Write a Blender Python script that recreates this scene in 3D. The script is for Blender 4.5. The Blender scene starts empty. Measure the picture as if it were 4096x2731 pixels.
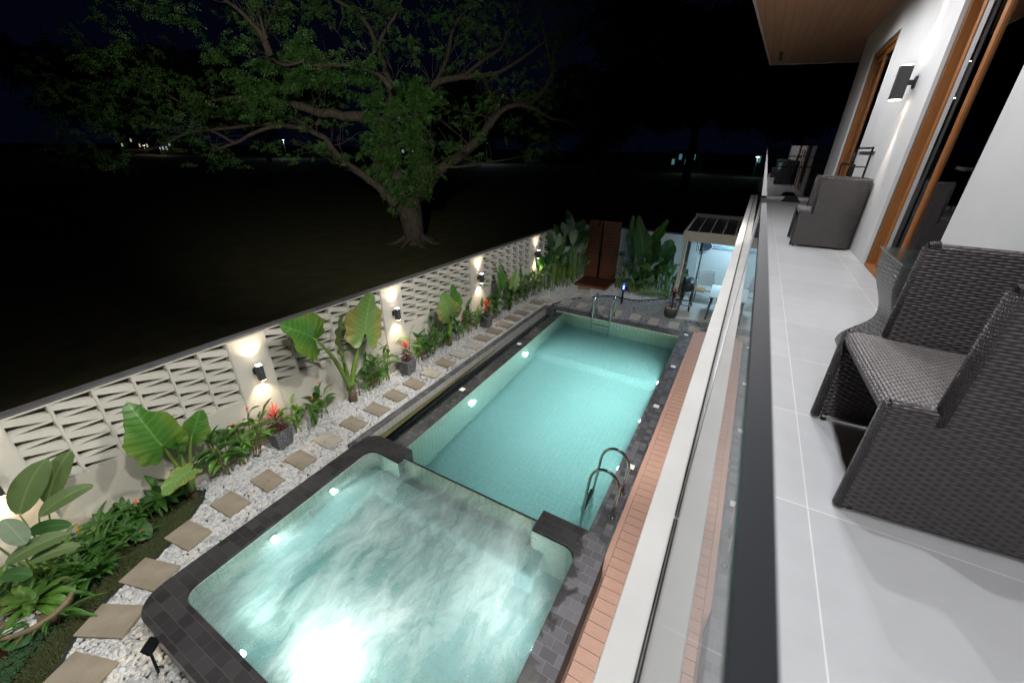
import bpy, math, random
import numpy as np
from mathutils import Vector, Matrix, noise
PI = math.pi
random.seed(7); RN = np.random.RandomState(11)
R = math.radians
scn = bpy.context.scene
col = scn.collection

# ---------------------------------------------------------------- camera
cp, cyw, cr = R(25.7175), R(29.2637), R(0.9897)
fwd = Vector((-math.sin(cyw)*math.cos(cp), math.cos(cyw)*math.cos(cp), -math.sin(cp)))
rgt = Vector((math.cos(cyw), math.sin(cyw), 0)); upv = rgt.cross(fwd)
r2 = math.cos(cr)*rgt + math.sin(cr)*upv; u2 = -math.sin(cr)*rgt + math.cos(cr)*upv
cd = bpy.data.cameras.new("camera"); cam = bpy.data.objects.new("camera", cd); col.objects.link(cam)
M4 = Matrix((( r2.x, u2.x, -fwd.x, 0), (r2.y, u2.y, -fwd.y, 0), (r2.z, u2.z, -fwd.z, 4.5), (0, 0, 0, 1)))
cam.matrix_world = M4
cd.sensor_width = 36; cd.lens = 14.128; cd.clip_start = 0.01; cd.clip_end = 2000
cd.dof.use_dof = True; cd.dof.focus_distance = 7.0; cd.dof.aperture_fstop = 9.0
scn.camera = cam
# ---------------------------------------------------------------- world (night)
wd = bpy.data.worlds.new("World"); scn.world = wd; wd.use_nodes = True
nt = wd.node_tree; bg = nt.nodes["Background"]
tc = nt.nodes.new("ShaderNodeTexCoord"); sx = nt.nodes.new("ShaderNodeSeparateXYZ")
rp = nt.nodes.new("ShaderNodeValToRGB")
nt.links.new(tc.outputs["Generated"], sx.inputs[0]); nt.links.new(sx.outputs[2], rp.inputs[0])
rp.color_ramp.elements[0].position = 0.0; rp.color_ramp.elements[0].color = (0.0007, 0.0012, 0.0042, 1)
rp.color_ramp.elements[1].position = 0.6; rp.color_ramp.elements[1].color = (0.0007, 0.0009, 0.0031, 1)
nt.links.new(rp.outputs[0], bg.inputs[0]); bg.inputs[1].default_value = 1.0
scn.view_settings.view_transform = 'Standard'; scn.view_settings.look = 'None'
scn.view_settings.exposure = 0; scn.view_settings.gamma = 1
cy = scn.cycles
cy.use_denoising = True
try: cy.denoiser = 'OPENIMAGEDENOISE'
except Exception: pass
cy.max_bounces = 10; cy.transmission_bounces = 8; cy.transparent_max_bounces = 12; cy.diffuse_bounces = 4; cy.glossy_bounces = 5
cy.caustics_reflective = False; cy.caustics_refractive = False
cy.sample_clamp_indirect = 4.0; cy.use_adaptive_sampling = True; cy.adaptive_threshold = 0.006

# ---------------------------------------------------------------- helpers
class MB:
    def __init__(s): s.v = []; s.f = []; s.uv = []
    def add(s, vs, fs, uvs=None):
        o = len(s.v); s.v += [tuple(p) for p in vs]
        s.f += [tuple(i+o for i in f) for f in fs]
        if uvs is None: s.uv += [None]*len(fs)
        else: s.uv += [[uvs[i] for i in f] for f in fs]
    def box(s, a, b):
        (x0, y0, z0), (x1, y1, z1) = a, b
        x0, x1 = min(x0, x1), max(x0, x1); y0, y1 = min(y0, y1), max(y0, y1); z0, z1 = min(z0, z1), max(z0, z1)
        s.add([(x0,y0,z0),(x1,y0,z0),(x1,y1,z0),(x0,y1,z0),(x0,y0,z1),(x1,y0,z1),(x1,y1,z1),(x0,y1,z1)],
              [(0,3,2,1),(4,5,6,7),(0,1,5,4),(1,2,6,5),(2,3,7,6),(3,0,4,7)])
    def obox(s, c, ax, ay, az):                      # oriented box, half axis vectors
        c = Vector(c); ax = Vector(ax); ay = Vector(ay); az = Vector(az); vs = []
        for k in (-1, 1):
            for i, j in ((-1,-1),(1,-1),(1,1),(-1,1)): vs.append(c+ax*i+ay*j+az*k)
        s.add(vs, [(0,3,2,1),(4,5,6,7),(0,1,5,4),(1,2,6,5),(2,3,7,6),(3,0,4,7)])
    def prism(s, poly, z0, z1):
        n = len(poly); vs = [(x, y, z0) for x, y in poly] + [(x, y, z1) for x, y in poly]
        s.add(vs, [tuple(range(n-1, -1, -1)), tuple(range(n, 2*n))] + [(i, (i+1) % n, n+(i+1) % n, n+i) for i in range(n)])
    def ring(s, outer, inner, z0, z1):              # same count outlines
        n = len(outer)
        vs = [(x, y, z0) for x, y in outer]+[(x, y, z1) for x, y in outer]+[(x, y, z0) for x, y in inner]+[(x, y, z1) for x, y in inner]
        fs = []
        for i in range(n):
            j = (i+1) % n
            fs += [(i, j, n+j, n+i), (n+i, n+j, 3*n+j, 3*n+i), (2*n+j, 2*n+i, 3*n+i, 3*n+j), (j, i, 2*n+i, 2*n+j)]
        s.add(vs, fs)
    def tube(s, pts, rad, n=8, caps=True):
        pts = [Vector(p) for p in pts]
        if not hasattr(rad, '__len__'): rad = [rad]*len(pts)
        t0 = (pts[1]-pts[0]).normalized(); ref = Vector((0,0,1)) if abs(t0.z) < .9 else Vector((1,0,0))
        nrm = t0.cross(ref).normalized(); vs = []; uvs = []; L = 0
        for i, p in enumerate(pts):
            t = (pts[min(i+1, len(pts)-1)]-pts[max(i-1, 0)]).normalized()
            nrm = (nrm - t*nrm.dot(t)); nrm = nrm.normalized() if nrm.length > 1e-6 else t.orthogonal().normalized()
            b = t.cross(nrm)
            if i: L += (p-pts[i-1]).length
            for k in range(n):
                a = 2*PI*k/n; vs.append(p + (nrm*math.cos(a)+b*math.sin(a))*rad[i]); uvs.append((k/n, L))
        fs = []
        for i in range(len(pts)-1):
            for k in range(n):
                fs.append((i*n+k, i*n+(k+1) % n, (i+1)*n+(k+1) % n, (i+1)*n+k))
        if caps: fs += [tuple(range(n-1, -1, -1)), tuple(range((len(pts)-1)*n, len(pts)*n))]
        s.add(vs, fs, uvs)
    def lathe(s, c, prof, n=24, cap=True):
        vs = []; c = Vector(c)
        for r, z in prof:
            for k in range(n):
                a = 2*PI*k/n; vs.append(c+Vector((r*math.cos(a), r*math.sin(a), z)))
        fs = [(i*n+k, i*n+(k+1) % n, (i+1)*n+(k+1) % n, (i+1)*n+k) for i in range(len(prof)-1) for k in range(n)]
        if cap: fs += [tuple(range(n-1, -1, -1)), tuple(range((len(prof)-1)*n, len(prof)*n))]
        s.add(vs, fs)
    def build(s, name, mat, parent=None, smooth=False, bevel=0, origin=None):
        me = bpy.data.meshes.new(name); me.from_pydata([tuple(v) for v in s.v], [], s.f)
        if any(u is not None for u in s.uv):
            ul = me.uv_layers.new(name="UVMap"); flat = []
            for u, f in zip(s.uv, s.f):
                flat += ([c for p in u for c in p] if u is not None else [0.0]*(2*len(f)))
            ul.data.foreach_set("uv", flat)
        me.materials.append(mat)
        if smooth: me.polygons.foreach_set("use_smooth", [True]*len(me.polygons))
        me.update()
        o = bpy.data.objects.new(name, me); col.objects.link(o)
        if origin is not None:
            ov = Vector(origin); me.transform(Matrix.Translation(-ov)); o.location = ov
        if parent is not None:
            o.parent = parent
            if parent.type == 'EMPTY' and origin is None:
                me.transform(Matrix.Translation(-parent.location))
            elif parent.type != 'EMPTY':
                pm = parent
                off = Vector((0, 0, 0))
                while pm is not None: off = off + pm.location; pm = pm.parent
                me.transform(Matrix.Translation(-off))
        if bevel:
            b = o.modifiers.new("bevel", 'BEVEL'); b.width = bevel; b.segments = 2; b.limit_method = 'ANGLE'; b.angle_limit = R(40)
        return o
def thing(name, label, cat, loc=(0,0,0), group=None):
    o = bpy.data.objects.new(name, None); col.objects.link(o); o.location = loc; o.empty_display_size = .1
    o['label'] = label; o['category'] = cat
    if group: o['group'] = group
    return o
def tag(o, label, cat, group=None, kind=None):
    o['label'] = label; o['category'] = cat
    if group: o['group'] = group
    if kind: o['kind'] = kind
    return o
def struct(o, label=None, cat=None):
    o['kind'] = 'structure'; o['label'] = label or o.name.replace('_', ' '); o['category'] = cat or o.name.split('.')[0].replace('_', ' ')
    return o
def copy_tree(o, parent=None):
    c = o.copy(); col.objects.link(c); c.parent = parent
    for ch in list(o.children): copy_tree(ch, c)
    return c
def mesh_np(name, V, F, mat, smooth=True, attr=None, k=None):
    """V (n,3) F (m,k) numpy; attr per-vertex random value"""
    k = F.shape[1]; me = bpy.data.meshes.new(name)
    me.vertices.add(len(V)); me.vertices.foreach_set("co", V.astype(np.float32).ravel())
    me.loops.add(F.size); me.loops.foreach_set("vertex_index", F.astype(np.int32).ravel())
    me.polygons.add(len(F)); me.polygons.foreach_set("loop_start", np.arange(0, F.size, k, dtype=np.int32))
    me.polygons.foreach_set("loop_total", np.full(len(F), k, np.int32))
    if attr is not None:
        a = me.attributes.new("rnd", 'FLOAT', 'POINT'); a.data.foreach_set("value", attr.astype(np.float32))
    me.update(calc_edges=True); me.validate()
    if smooth: me.polygons.foreach_set("use_smooth", np.ones(len(F), bool))
    me.materials.append(mat)
    o = bpy.data.objects.new(name, me); col.objects.link(o); return o

# ---------------------------------------------------------------- materials
def nn(t, ty, **kw):
    n = t.nodes.new("ShaderNode"+ty)
    for k, v in kw.items():
        if k in n.inputs.keys(): n.inputs[k].default_value = v
        else: setattr(n, k, v)
    return n
def mat(name, base=(.5,.5,.5), rough=.6, metal=0, spec=.5, **kw):
    m = bpy.data.materials.new(name); m.use_nodes = True; t = m.node_tree; b = t.nodes["Principled BSDF"]
    b.inputs["Base Color"].default_value = (*base, 1); b.inputs["Roughness"].default_value = rough
    b.inputs["Metallic"].default_value = metal; b.inputs["Specular IOR Level"].default_value = spec
    for k, v in kw.items(): b.inputs[k].default_value = v
    return m
def mth(t, op, a, b=None, c=None):
    n = t.nodes.new("ShaderNodeMath"); n.operation = op
    for i, x in enumerate((a, b, c)):
        if x is None: continue
        if isinstance(x, (int, float)): n.inputs[i].default_value = x
        else: t.links.new(x, n.inputs[i])
    return n.outputs[0]
def mixc(t, f, a, b, mode='MIX'):
    n = t.nodes.new("ShaderNodeMix"); n.data_type = 'RGBA'; n.blend_type = mode
    for i, x in ((0, f), (6, a), (7, b)):
        if isinstance(x, (int, float)): n.inputs[i].default_value = x
        elif isinstance(x, tuple): n.inputs[i].default_value = (*x, 1) if len(x) == 3 else x
        else: t.links.new(x, n.inputs[i])
    return n.outputs[2]
def ramp(t, f, stops):
    n = t.nodes.new("ShaderNodeValToRGB"); e = n.color_ramp.elements
    while len(e) < len(stops): e.new(.5)
    for k, (p, c) in zip(e, stops): k.position = p; k.color = (*c, 1) if len(c) == 3 else c
    t.links.new(f, n.inputs[0]); return n.outputs[0]
def coords(t, kind='Object', scale=None):
    c = nn(t, 'TexCoord').outputs[kind]
    if scale is not None:
        mp = t.nodes.new("ShaderNodeMapping"); t.links.new(c, mp.inputs[0]); mp.inputs["Scale"].default_value = scale; return mp.outputs[0]
    return c
def noi(t, vec, scale, detail=4, rough=.55, dist=0, out=0):
    n = nn(t, 'TexNoise'); n.inputs['Scale'].default_value = scale; n.inputs['Detail'].default_value = detail
    n.inputs['Roughness'].default_value = rough; n.inputs['Distortion'].default_value = dist
    if vec is not None: t.links.new(vec, n.inputs['Vector'])
    return n.outputs[out]
def bump(t, h, strength, dist=.01, link=True):
    n = nn(t, 'Bump'); n.inputs['Strength'].default_value = strength; n.inputs['Distance'].default_value = dist
    t.links.new(h, n.inputs['Height'])
    if link: t.links.new(n.outputs[0], t.nodes["Principled BSDF"].inputs["Normal"])
    return n.outputs[0]
def mottled(name, c1, c2, scale=6, rough=.7, bs=.3, bscale=60, spec=.4, bd=.004, metal=0):
    m = mat(name, c1, rough, metal, spec); t = m.node_tree; b = t.nodes["Principled BSDF"]; v = coords(t)
    f = noi(t, v, scale, 6); f = mth(t, 'MULTIPLY_ADD', mth(t, 'SUBTRACT', f, .5), 2.2, .5)
    cl = nn(t, 'Clamp'); t.links.new(f, cl.inputs[0])
    t.links.new(mixc(t, cl.outputs[0], c1, c2), b.inputs["Base Color"])
    if bs: bump(t, noi(t, v, bscale, 5), bs, bd)
    return m
def tiles(name, c1, c2, mortar, w, h, ms=.03, offset=0.0, rough=.5, axis='XY', scale=1, bs=.4, rough2=None, shift=(0,0,0), spec=.5):
    m = mat(name, c1, rough, 0, spec); t = m.node_tree; b = t.nodes["Principled BSDF"]; v = coords(t)
    if axis != 'XY' or shift != (0,0,0):
        mp = t.nodes.new("ShaderNodeMapping"); t.links.new(v, mp.inputs[0])
        if axis == 'YZ': mp.inputs["Rotation"].default_value = (0, PI/2, PI/2); 
        mp.inputs["Location"].default_value = shift; v = mp.outputs[0]
        if axis == 'YZ' or axis == 'XZ':
            s = nn(t, 'SeparateXYZ'); c = nn(t, 'CombineXYZ'); t.links.new(coords(t), s.inputs[0])
            t.links.new(s.outputs[1 if axis == 'YZ' else 0], c.inputs[0]); t.links.new(s.outputs[2], c.inputs[1]); v = c.outputs[0]
    br = nn(t, 'TexBrick'); br.offset = offset; br.squash = 1
    t.links.new(v, br.inputs['Vector'])
    for k, x in (('Color1', (*c1, 1)), ('Color2', (*c2, 1)), ('Mortar', (*mortar, 1)), ('Scale', 1.0), ('Mortar Size', ms), ('Mortar Smooth', .1), ('Bias', 0.0), ('Brick Width', w), ('Row Height', h)):
        br.inputs[k].default_value = x
    n = noi(t, coords(t), 9, 5)
    c = mixc(t, mth(t, 'MULTIPLY', n, .35), br.outputs[0], tuple(x*.55 for x in c1))
    t.links.new(c, b.inputs["Base Color"])
    hh = mth(t, 'ADD', mth(t, 'MULTIPLY', br.outputs[1], -1.0), mth(t, 'MULTIPLY', noi(t, coords(t), 90, 3), .35))
    bump(t, hh, bs, .003)
    if rough2 is not None:
        rr = nn(t, 'MapRange'); t.links.new(noi(t, coords(t), 3, 4), rr.inputs[0]); rr.inputs[1].default_value = .4; rr.inputs[2].default_value = .6
        rr.inputs[3].default_value = rough; rr.inputs[4].default_value = rough2; t.links.new(rr.outputs[0], b.inputs["Roughness"])
    return m
def emis(name, c, s):
    m = bpy.data.materials.new(name); m.use_nodes = True; b = m.node_tree.nodes["Principled BSDF"]
    b.inputs["Base Color"].default_value = (.8,.8,.8,1); b.inputs["Emission Color"].default_value = (*c, 1); b.inputs["Emission Strength"].default_value = s
    return m
def leafmat(name, c1, c2, vein, freq=9, slope=.6, edge=None, rough=.38, trans=.25, blotch=None):
    """uv = leaf coordinates in leaf lengths: x along midrib, y across"""
    m = bpy.data.materials.new(name); m.use_nodes = True; t = m.node_tree; b = t.nodes["Principled BSDF"]
    s = nn(t, 'SeparateXYZ'); t.links.new(nn(t, 'TexCoord').outputs['UV'], s.inputs[0])
    ay = mth(t, 'ABSOLUTE', s.outputs[1]); x = s.outputs[0]
    fr = mth(t, 'FRACT', mth(t, 'MULTIPLY', mth(t, 'SUBTRACT', x, mth(t, 'MULTIPLY', ay, slope)), freq))
    vn = mth(t, 'ABSOLUTE', mth(t, 'SUBTRACT', fr, .5))            # 0 at vein
    line = nn(t, 'MapRange'); t.links.new(vn, line.inputs[0]); line.inputs[1].default_value = .02; line.inputs[2].default_value = .10; line.inputs[3].default_value = .75; line.inputs[4].default_value = 0
    mid = nn(t, 'MapRange'); t.links.new(ay, mid.inputs[0]); mid.inputs[1].default_value = .008; mid.inputs[2].default_value = .02; mid.inputs[3].default_value = 1; mid.inputs[4].default_value = 0
    vm = mth(t, 'MAXIMUM', line.outputs[0], mid.outputs[0])
    v = coords(t); n = noi(t, v, 7, 4)
    base = mixc(t, n, c1, c2)
    if edge:
        base = mixc(t, ramp(t, mth(t, 'ADD', mth(t, 'MULTIPLY', ay, 1.35), mth(t, 'MULTIPLY', n, .35)), [(.42, (0,0,0)), (.72, (1,1,1))]), base, edge)
    if blotch:
        d = mth(t, 'ADD', mth(t, 'POWER', mth(t, 'SUBTRACT', x, .25), 2.0), mth(t, 'MULTIPLY', mth(t, 'MULTIPLY', ay, ay), 1.6))
        base = mixc(t, ramp(t, mth(t, 'ADD', d, mth(t, 'MULTIPLY', n, .03)), [(.04, (1,1,1)), (.075, (0,0,0))]), base, blotch)
    cc = mixc(t, mth(t, 'MULTIPLY', vm, .55), base, vein)
    t.links.new(cc, b.inputs["Base Color"]); b.inputs["Roughness"].default_value = rough; b.inputs["Specular IOR Level"].default_value = .45
    wv = mth(t, 'SINE', mth(t, 'MULTIPLY', fr, PI))
    bm = bump(t, wv, .45, .006)
    tr = nn(t, 'BsdfTranslucent'); t.links.new(mixc(t, .5, cc, (c2[0]*1.6, c2[1]*1.9, c2[2]*.7)), tr.inputs[0]); t.links.new(bm, tr.inputs[1])
    mx = nn(t, 'MixShader'); mx.inputs[0].default_value = trans
    t.links.new(b.outputs[0], mx.inputs[1]); t.links.new(tr.outputs[0], mx.inputs[2]); t.links.new(mx.outputs[0], t.nodes["Material Output"].inputs[0])
    return m

M = {}
M['ground'] = mottled('ground', (.055,.072,.030), (.12,.088,.05), 1.3, .95, .6, 30, .1)
M['soil'] = mottled('soil', (.030,.018,.010), (.060,.036,.020), 9, .95, .8, 70, .1, .02)
M['plaster'] = mottled('plaster', (.50,.475,.415), (.42,.40,.345), 1.6, .85, .5, 130, .2, .003)
M['pillar_plaster'] = mottled('pillar_plaster', (.52,.50,.44), (.45,.43,.375), 2, .85, .9, 170, .2, .005)
M['block'] = mottled('block', (.50,.485,.43), (.43,.415,.365), 3, .85, .5, 90, .2, .003)
M['cap'] = mottled('cap', (.11,.11,.115), (.075,.072,.075), 5, .9, .4, 60, .2)
M['back_wall'] = mottled('back_wall', (.66,.67,.66), (.56,.57,.56), 1.2, .85, .4, 90, .2)
M['house'] = mottled('house', (.71,.71,.705), (.62,.62,.615), 1.4, .8, .25, 90, .25, .002)
M['andesite'] = tiles('andesite', (.045,.045,.050), (.160,.160,.172), (.032,.032,.035), .105, .105, .0035, 0, .55, rough2=.3)
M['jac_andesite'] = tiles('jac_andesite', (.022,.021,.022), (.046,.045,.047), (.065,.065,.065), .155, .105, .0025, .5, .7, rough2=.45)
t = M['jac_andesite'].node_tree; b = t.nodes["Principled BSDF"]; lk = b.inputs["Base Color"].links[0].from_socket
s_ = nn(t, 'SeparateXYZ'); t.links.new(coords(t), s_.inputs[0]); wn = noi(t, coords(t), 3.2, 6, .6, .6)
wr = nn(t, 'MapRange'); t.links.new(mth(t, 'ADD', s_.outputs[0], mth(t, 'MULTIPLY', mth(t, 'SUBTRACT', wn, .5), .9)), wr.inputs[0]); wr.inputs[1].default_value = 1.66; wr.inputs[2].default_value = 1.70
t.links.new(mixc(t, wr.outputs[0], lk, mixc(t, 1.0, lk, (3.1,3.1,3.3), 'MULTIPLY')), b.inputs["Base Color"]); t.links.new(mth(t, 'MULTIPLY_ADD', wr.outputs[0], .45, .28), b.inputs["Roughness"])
M['gutter_tile'] = tiles('gutter_tile', (.040,.043,.045), (.075,.080,.080), (.025,.025,.027), .11, .11, .004, .5, .25)
M['lip_tile'] = tiles('lip_tile', (.30,.30,.28), (.38,.38,.35), (.2,.2,.19), .105, .2, .006, 0, .6, axis='YZ')
M['pool_tile'] = tiles('pool_tile', (.50,.60,.62), (.60,.68,.70), (.36,.44,.46), .1, .1, .007, 0, .4)
M['pool_wall'] = tiles('pool_wall', (.78,.84,.72), (.86,.88,.78), (.55,.62,.54), .1, .1, .006, 0, .4, axis='YZ')
M['pool_wall_x'] = tiles('pool_wall_x', (.52,.60,.44), (.66,.72,.56), (.32,.36,.28), .1, .1, .006, 0, .4, axis='XZ')
M['white_tile'] = mat('white_tile', (.82,.82,.80), .4)
M['stone_slab'] = mottled('stone_slab', (.28,.245,.19), (.19,.16,.12), 4, .9, .5, 120, .2)
M['stone_slab_grey'] = mottled('stone_slab_grey', (.40,.375,.32), (.29,.27,.235), 5, .9, .5, 120, .2)
M['balcony_tile'] = tiles('balcony_tile', (.54,.55,.56), (.60,.61,.62), (.85,.85,.84), .6, .6135, .0022, 0, .36, bs=.1, shift=(.215, -.0865, 0))
M['patio_tile'] = tiles('patio_tile', (.42,.41,.38), (.47,.46,.43), (.5,.5,.48), .6, .6, .004, 0, .5, bs=.1)
M['black_metal'] = mat('black_metal', (.018,.018,.02), .35, .6)
M['sconce_metal'] = mottled('sconce_metal', (.045,.043,.045), (.035,.033,.035), 12, .45, .1, 200, .5)
M['chrome'] = mat('chrome', (.78,.78,.76), .12, 1)
M['lens'] = emis('lens', (1, .86, .66), 28)
M['lens_cool'] = emis('lens_cool', (1, .96, .90), 30)
M['pool_lens'] = emis('pool_lens', (.88, 1, .97), 16)
M['cream_metal'] = mottled('cream_metal', (.72,.66,.54), (.68,.62,.50), 3, .5, 0)
M['brown_metal'] = mat('brown_metal', (.10,.085,.07), .5, .2)
M['wood_stool'] = mottled('wood_stool', (.45,.27,.11), (.36,.20,.08), 12, .6, .2)
M['plastic_grey'] = mat('plastic_grey', (.38,.36,.33), .5)
M['table_white'] = mat('table_white', (.68,.70,.70), .35)
M['blue_metal'] = mat('blue_metal', (.01,.28,.62), .3, .5)
M['net'] = mat('net', (.06,.08,.11), .8)
M['white_plastic'] = mat('white_plastic', (.75,.76,.78), .4)
M['rubber_edge'] = mat('rubber_edge', (.02,.022,.025), .5)
M['bark_thin'] = mottled('bark_thin', (.13,.085,.05), (.07,.05,.03), 30, .8, .4, 150)
M['stem_green'] = mottled('stem_green', (.16,.26,.05), (.10,.18,.03), 10, .45, .1)
M['stem_red'] = mottled('stem_red', (.16,.10,.05), (.12,.14,.04), 10, .5, .1)
M['charcoal'] = mat('charcoal', (.03,.03,.032), .8)
def wood_mat(name, c1, c2, axis_scale, rough=.45, ring=0):
    m = mat(name, c1, rough); t = m.node_tree; b = t.nodes["Principled BSDF"]; v = coords(t, 'Object', axis_scale)
    n = noi(t, v, 6, 6, .6, .6); n2 = noi(t, v, 1.2, 3)
    c = mixc(t, ramp(t, n, [(.35, (0,0,0)), (.65, (1,1,1))]), c1, c2)
    c = mixc(t, mth(t, 'MULTIPLY', n2, .5), c, tuple(x*.6 for x in c1))
    t.links.new(c, b.inputs["Base Color"]); bump(t, n, .15, .002); return m
M['door_wood'] = wood_mat('door_wood', (.36,.14,.035), (.26,.09,.02), (12, 12, .8))
M['shower_wood'] = wood_mat('shower_wood', (.17,.055,.024), (.11,.034,.014), (1.2, 10, 10), .4)
M['shower_deck_wood'] = wood_mat('shower_deck_wood', (.055,.020,.011), (.035,.012,.007), (1.2, 10, 10), .3)
M['deck_wood'] = wood_mat('deck_wood', (.56,.34,.26), (.50,.29,.215), (3, 14, 14), .6)
# soffit planks
m = mat('soffit_wood', (.22,.10,.05), .5); t = m.node_tree; b = t.nodes["Principled BSDF"]
v = coords(t, 'Object', (1.0, 1.0, 1)); br = nn(t, 'TexBrick'); br.offset = .37
mp = t.nodes.new("ShaderNodeMapping"); t.links.new(v, mp.inputs[0]); mp.inputs["Rotation"].default_value = (0, 0, PI/2); t.links.new(mp.outputs[0], br.inputs['Vector'])
for k, x in (('Color1', (.55,.29,.17,1)), ('Color2', (.64,.35,.21,1)), ('Mortar', (.22,.11,.06,1)), ('Scale', 1.0), ('Mortar Size', .003), ('Bias', 0.0), ('Brick Width', 1.8), ('Row Height', .125)): br.inputs[k].default_value = x
n = noi(t, coords(t, 'Object', (14, 1.5, 1)), 5, 6, .6, 1.0)
t.links.new(mixc(t, mth(t, 'MULTIPLY', n, .55), br.outputs[0], (.36,.18,.10)), b.inputs["Base Color"]); M['soffit'] = m
# speckled terrazzo pot
m = mat('terrazzo', (.05,.05,.055), .8); t = m.node_tree; b = t.nodes["Principled BSDF"]; v = coords(t)
vo = nn(t, 'TexVoronoi'); t.links.new(v, vo.inputs['Vector']); vo.inputs['Scale'].default_value = 150
t.links.new(mixc(t, ramp(t, vo.outputs['Color'], [(.62, (0,0,0)), (.72, (1,1,1))]), (.040,.042,.048), (.30,.30,.31)), b.inputs["Base Color"])
bump(t, vo.outputs['Distance'], .4, .003); M['terrazzo'] = m
M['pot_dark'] = mottled('pot_dark', (.045,.043,.043), (.06,.057,.055), 8, .85, .5, 120)
M['bowl'] = mottled('bowl', (.22,.16,.10), (.10,.075,.05), 6, .85, .6, 50)
# rattan weave, uv in metres
def wicker(name, c1=(.080,.070,.071), c2=(.032,.026,.024), pv=.0095, pu=.044):
    m = mat(name, c1, .30); t = m.node_tree; b = t.nodes["Principled BSDF"]
    s = nn(t, 'SeparateXYZ'); t.links.new(nn(t, 'TexCoord').outputs['UV'], s.inputs[0])
    vv = mth(t, 'DIVIDE', s.outputs[1], pv); row = mth(t, 'FLOOR', vv); fv = mth(t, 'FRACT', vv)
    pr = mth(t, 'POWER', mth(t, 'SINE', mth(t, 'MULTIPLY', fv, PI)), .6)
    uu = mth(t, 'ADD', mth(t, 'DIVIDE', s.outputs[0], pu), mth(t, 'MULTIPLY', mth(t, 'MODULO', row, 2.0), .5))
    wu = mth(t, 'MULTIPLY_ADD', mth(t, 'COSINE', mth(t, 'MULTIPLY', uu, 2*PI)), .5, .5)
    h = mth(t, 'MULTIPLY', pr, mth(t, 'MULTIPLY_ADD', wu, .8, .2))
    rn = nn(t, 'TexWhiteNoise'); rn.noise_dimensions = '2D'; cmb = nn(t, 'CombineXYZ'); t.links.new(row, cmb.inputs[0]); t.links.new(mth(t, 'FLOOR', uu), cmb.inputs[1]); t.links.new(cmb.outputs[0], rn.inputs['Vector'])
    c = mixc(t, rn.outputs[0], c1, tuple(x*1.25 for x in c1)); c = mixc(t, ramp(t, h, [(.05, (1,1,1)), (.45, (0,0,0))]), c, tuple(x*.25 for x in c2))
    t.links.new(c, b.inputs["Base Color"]); bump(t, h, 1.0, .006); return m
M['wicker'] = wicker('wicker'); M['wicker_seat'] = wicker('wicker_seat', (.26,.235,.235), (.03,.025,.022), .0115, .023)
M['wicker_grey'] = wicker('wicker_grey', (.10,.10,.098), (.04,.04,.04), .0105, .021)
M['wicker_inner'] = mat('wicker_inner', (.012,.010,.009), .8)
# glass
def glassmat(name, tint=(.93,.985,.965), rough=0.0, ior=1.5):
    m = bpy.data.materials.new(name); m.use_nodes = True; t = m.node_tree; t.nodes.remove(t.nodes["Principled BSDF"])
    tr = nn(t, 'BsdfTransparent'); tr.inputs[0].default_value = (*tint, 1); gl = nn(t, 'BsdfGlossy'); gl.inputs['Roughness'].default_value = rough
    fr = nn(t, 'Fresnel'); fr.inputs[0].default_value = ior; mx = nn(t, 'MixShader')
    fs_ = mth(t, 'DIVIDE', mth(t, 'MULTIPLY', fr.outputs[0], 2.0), mth(t, 'ADD', fr.outputs[0], 1.0)); t.links.new(fs_, mx.inputs[0]); t.links.new(tr.outputs[0], mx.inputs[1]); t.links.new(gl.outputs[0], mx.inputs[2])
    t.links.new(mx.outputs[0], t.nodes["Material Output"].inputs[0]); return m
M['glass'] = glassmat('glass', (.96,.99,.98), ior=3.4)
M['door_glass'] = glassmat('door_glass', (.55,.55,.56))
M['glass_edge'] = mat('glass_edge', (.011,.0125,.016), .5, 0, .10)
M['table_glass'] = glassmat('table_glass', (.80,.93,.88), .16, 1.25)
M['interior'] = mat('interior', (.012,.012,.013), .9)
M['edge_strip'] = mat('edge_strip', (.30,.30,.30), .9)
M['roof_panel'] = mat('roof_panel', (.075,.075,.075), .3, 0, .6)
M['pebble_dark'] = None
def pebble(name, ca, cb, cc, vein=True, rough=.7):
    m = mat(name, ca, rough); t = m.node_tree; b = t.nodes["Principled BSDF"]
    a = nn(t, 'Attribute'); a.attribute_name = 'rnd'; v = coords(t)
    c = ramp(t, a.outputs['Fac'], [(0, cb), (.35, ca), (.8, ca), (1, cc)])
    if vein:
        n = noi(t, v, 38, 4, .6, 2.0); c = mixc(t, ramp(t, n, [(.50, (0,0,0)), (.62, (.55,.55,.55))]), c, tuple(x*.55 for x in cb))
    t.links.new(c, b.inputs["Base Color"]); bump(t, noi(t, v, 160, 3), .2, .002); return m
M['pebble_white'] = pebble('pebble_white', (.48,.48,.475), (.28,.30,.32), (.54,.50,.44))
M['pebble_dark'] = pebble('pebble_dark', (.24,.26,.275), (.13,.145,.16), (.33,.325,.31), False, .55)
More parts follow.
